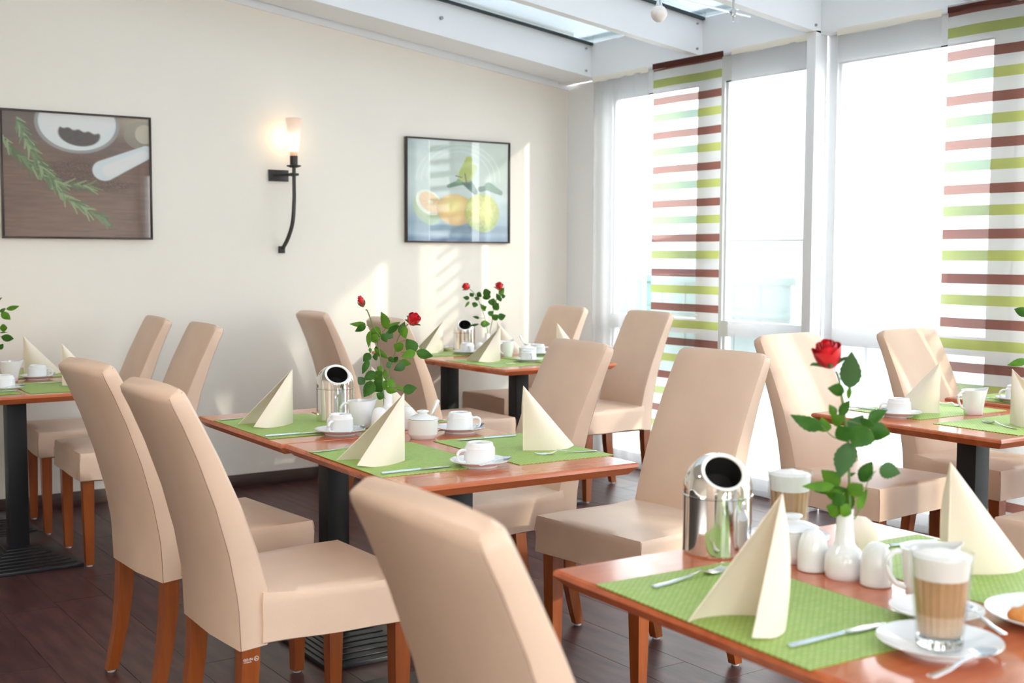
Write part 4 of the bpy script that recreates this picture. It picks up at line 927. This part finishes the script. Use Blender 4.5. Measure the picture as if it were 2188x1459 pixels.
def paint_fruit(nx, ny):
    Y, X = np.mgrid[0:1:ny*1j, 0:1:nx*1j]; Y = 1-Y
    img = np.ones((ny, nx, 3))*np.array(srgb(170, 186, 184)); n = vnoise(nx, ny, 5, 5, 3)*.6+vnoise(nx, ny, 18, 14, 8)*.4
    img *= (.82+.36*n)[..., None]
    img = mixc(img, ell(X, Y, .38, .68, .36, .30, .3, .9)*.5, srgb(205, 215, 208)); img = mixc(img, np.clip((X-.55)*2, 0, .55)*np.clip((Y-.45)*3, 0, 1), srgb(168, 182, 158))
    img = mixc(img, np.clip((.42-Y)*3.2, 0, .9), srgb(112, 142, 166)); img = mixc(img, ell(X, Y, .3, .10, .5, .06, 0, .9)*.55, srgb(160, 182, 196)); img = mixc(img, np.clip((.07-Y)*18, 0, .85), srgb(92, 120, 150))
    for k in range(3): img = mixc(img, (ell(X, Y, .5, .62, .42-.05*k, .36-.04*k, .2, .02)*(1-ell(X, Y, .5, .62, .41-.05*k, .35-.04*k, .2, .02)))*.35*(Y > .6), srgb(215, 222, 214))
    def ball(cx_, cy_, rx_, ry_, c0, c1, rot=0):
        nonlocal img
        m = ell(X, Y, cx_, cy_, rx_, ry_, rot, .10); img = mixc(img, m, c0); img = mixc(img, m*ell(X, Y, cx_-.15*rx_, cy_+.25*ry_, rx_*.75, ry_*.7, rot, 1.2)*.9, c1)
    img = mixc(img, ell(X, Y, .62, .115, .42, .05, 0, .9)*.6, srgb(84, 108, 132))
    ball(.195, .32, .125, .17, srgb(150, 175, 150), srgb(196, 206, 160), .5); img = mixc(img, ell(X, Y, .21, .38, .145, .105, -.75, .06), srgb(214, 220, 205)); img = mixc(img, ell(X, Y, .218, .385, .118, .082, -.75, .10), srgb(222, 186, 142)); img = mixc(img, ell(X, Y, .225, .385, .022, .018, 0, .4), srgb(235, 225, 205))
    for k in range(9):
        a = k*2*PI/9; img = mixc(img, seg(X, Y, .222, .385, .222+.10*math.cos(a)*math.cos(-.75)-.07*math.sin(a)*math.sin(-.75), .385+.10*math.cos(a)*math.sin(-.75)+.07*math.sin(a)*math.cos(-.75), .004, .003, .8)*.5, srgb(236, 214, 180))
    ball(.465, .315, .155, .185, srgb(190, 160, 116), srgb(236, 208, 140), 1.4); ball(.735, .29, .175, .195, srgb(150, 168, 96), srgb(226, 220, 128), .2)
    nz = vnoise(nx, ny, 50, 50, 12); m = ell(X, Y, .735, .29, .17, .19, .2, .1); img *= (1-m*(nz > .6)*.12)[..., None]
    for (x0, y0, x1, y1, w, c) in ((.57, .61, .40, .55, .035, srgb(110, 142, 122)), (.57, .61, .50, .60, .045, srgb(120, 148, 120)), (.58, .60, .66, .50, .05, srgb(86, 118, 112)), (.56, .66, .60, .82, .065, srgb(172, 186, 96)), (.58, .68, .64, .74, .075, srgb(166, 180, 100)), (.72, .53, .82, .56, .03, srgb(84, 116, 104)), (.80, .56, .92, .50, .045, srgb(96, 128, 112))):
        img = mixc(img, seg(X, Y, x0, y0, x1, y1, w, w*.55, .3), c)
    img = mixc(img, seg(X, Y, .575, .58, .56, .68, .008, .006, .5), srgb(120, 110, 100)); img = mixc(img, seg(X, Y, .47, .655, .53, .64, .005, .004, .5), srgb(110, 100, 100))
    return img
def print_mat():
    m = bpy.data.materials.new('glossy_photo_print'); m.use_nodes = True; t = m.node_tree; bb = t.nodes['Principled BSDF']; a = t.nodes.new('ShaderNodeVertexColor'); a.layer_name = 'ink'
    t.links.new(a.outputs[0], bb.inputs['Base Color']); bb.inputs['Roughness'].default_value = .5; return m
M_ink = print_mat(); M_pf = mat('dark_bronze_frame', (.045, .03, .028), .3, metal=.4)
def picture(x0, x1, z0, z1, painter, label, nx=230, ny=196):
    t = empty('framed_picture', (x0, WY, z0)); tag(t, label, 'picture'); w, h = x1-x0, z1-z0; fw = .010
    for d in ((0, w, 0, fw), (0, w, h-fw, h), (0, fw, fw, h-fw), (w-fw, w, fw, h-fw)): boxo('frame_bar', (d[0], d[1], -.030, -.002, d[2], d[3]), M_pf, t, .0015)
    img = painter(nx, ny); xs = np.linspace(fw, w-fw, nx); zs = np.linspace(h-fw, fw, ny)
    v = [(float(x), -.018, float(z)) for z in zs for x in xs]; f = [(j*nx+i, (j+1)*nx+i, (j+1)*nx+i+1, j*nx+i+1) for j in range(ny-1) for i in range(nx-1)]
    o = obj('print', (v, [], f), M_ink, t, smooth=False); ca_ = o.data.color_attributes.new('ink', 'FLOAT_COLOR', 'POINT')
    buf = np.ones((nx*ny, 4), dtype=np.float32); buf[:, :3] = np.clip(img*1.25+.012, 0, .9).reshape(-1, 3); ca_.data.foreach_set('color', buf.ravel())
    boxo('backing', (fw, w-fw, -.015, -.002, fw, h-fw), mat('card_backing', (.3, .26, .22), .8), t, smooth=False)
    boxo('cover_glass', (fw, w-fw, -.0235, -.0215, fw, h-fw), clear_glass('picture_glass', (.97, .97, .97), rough=.01), t, smooth=False)
picture(1.355, 2.118, 1.405, 2.056, paint_herbs, 'framed photo print of rosemary, a mortar of peppercorns and a pestle')
picture(3.680, 4.446, 1.404, 2.048, paint_fruit, 'framed print of citrus fruits with leaves, beside the window corner')
bpy.context.view_layer.update()
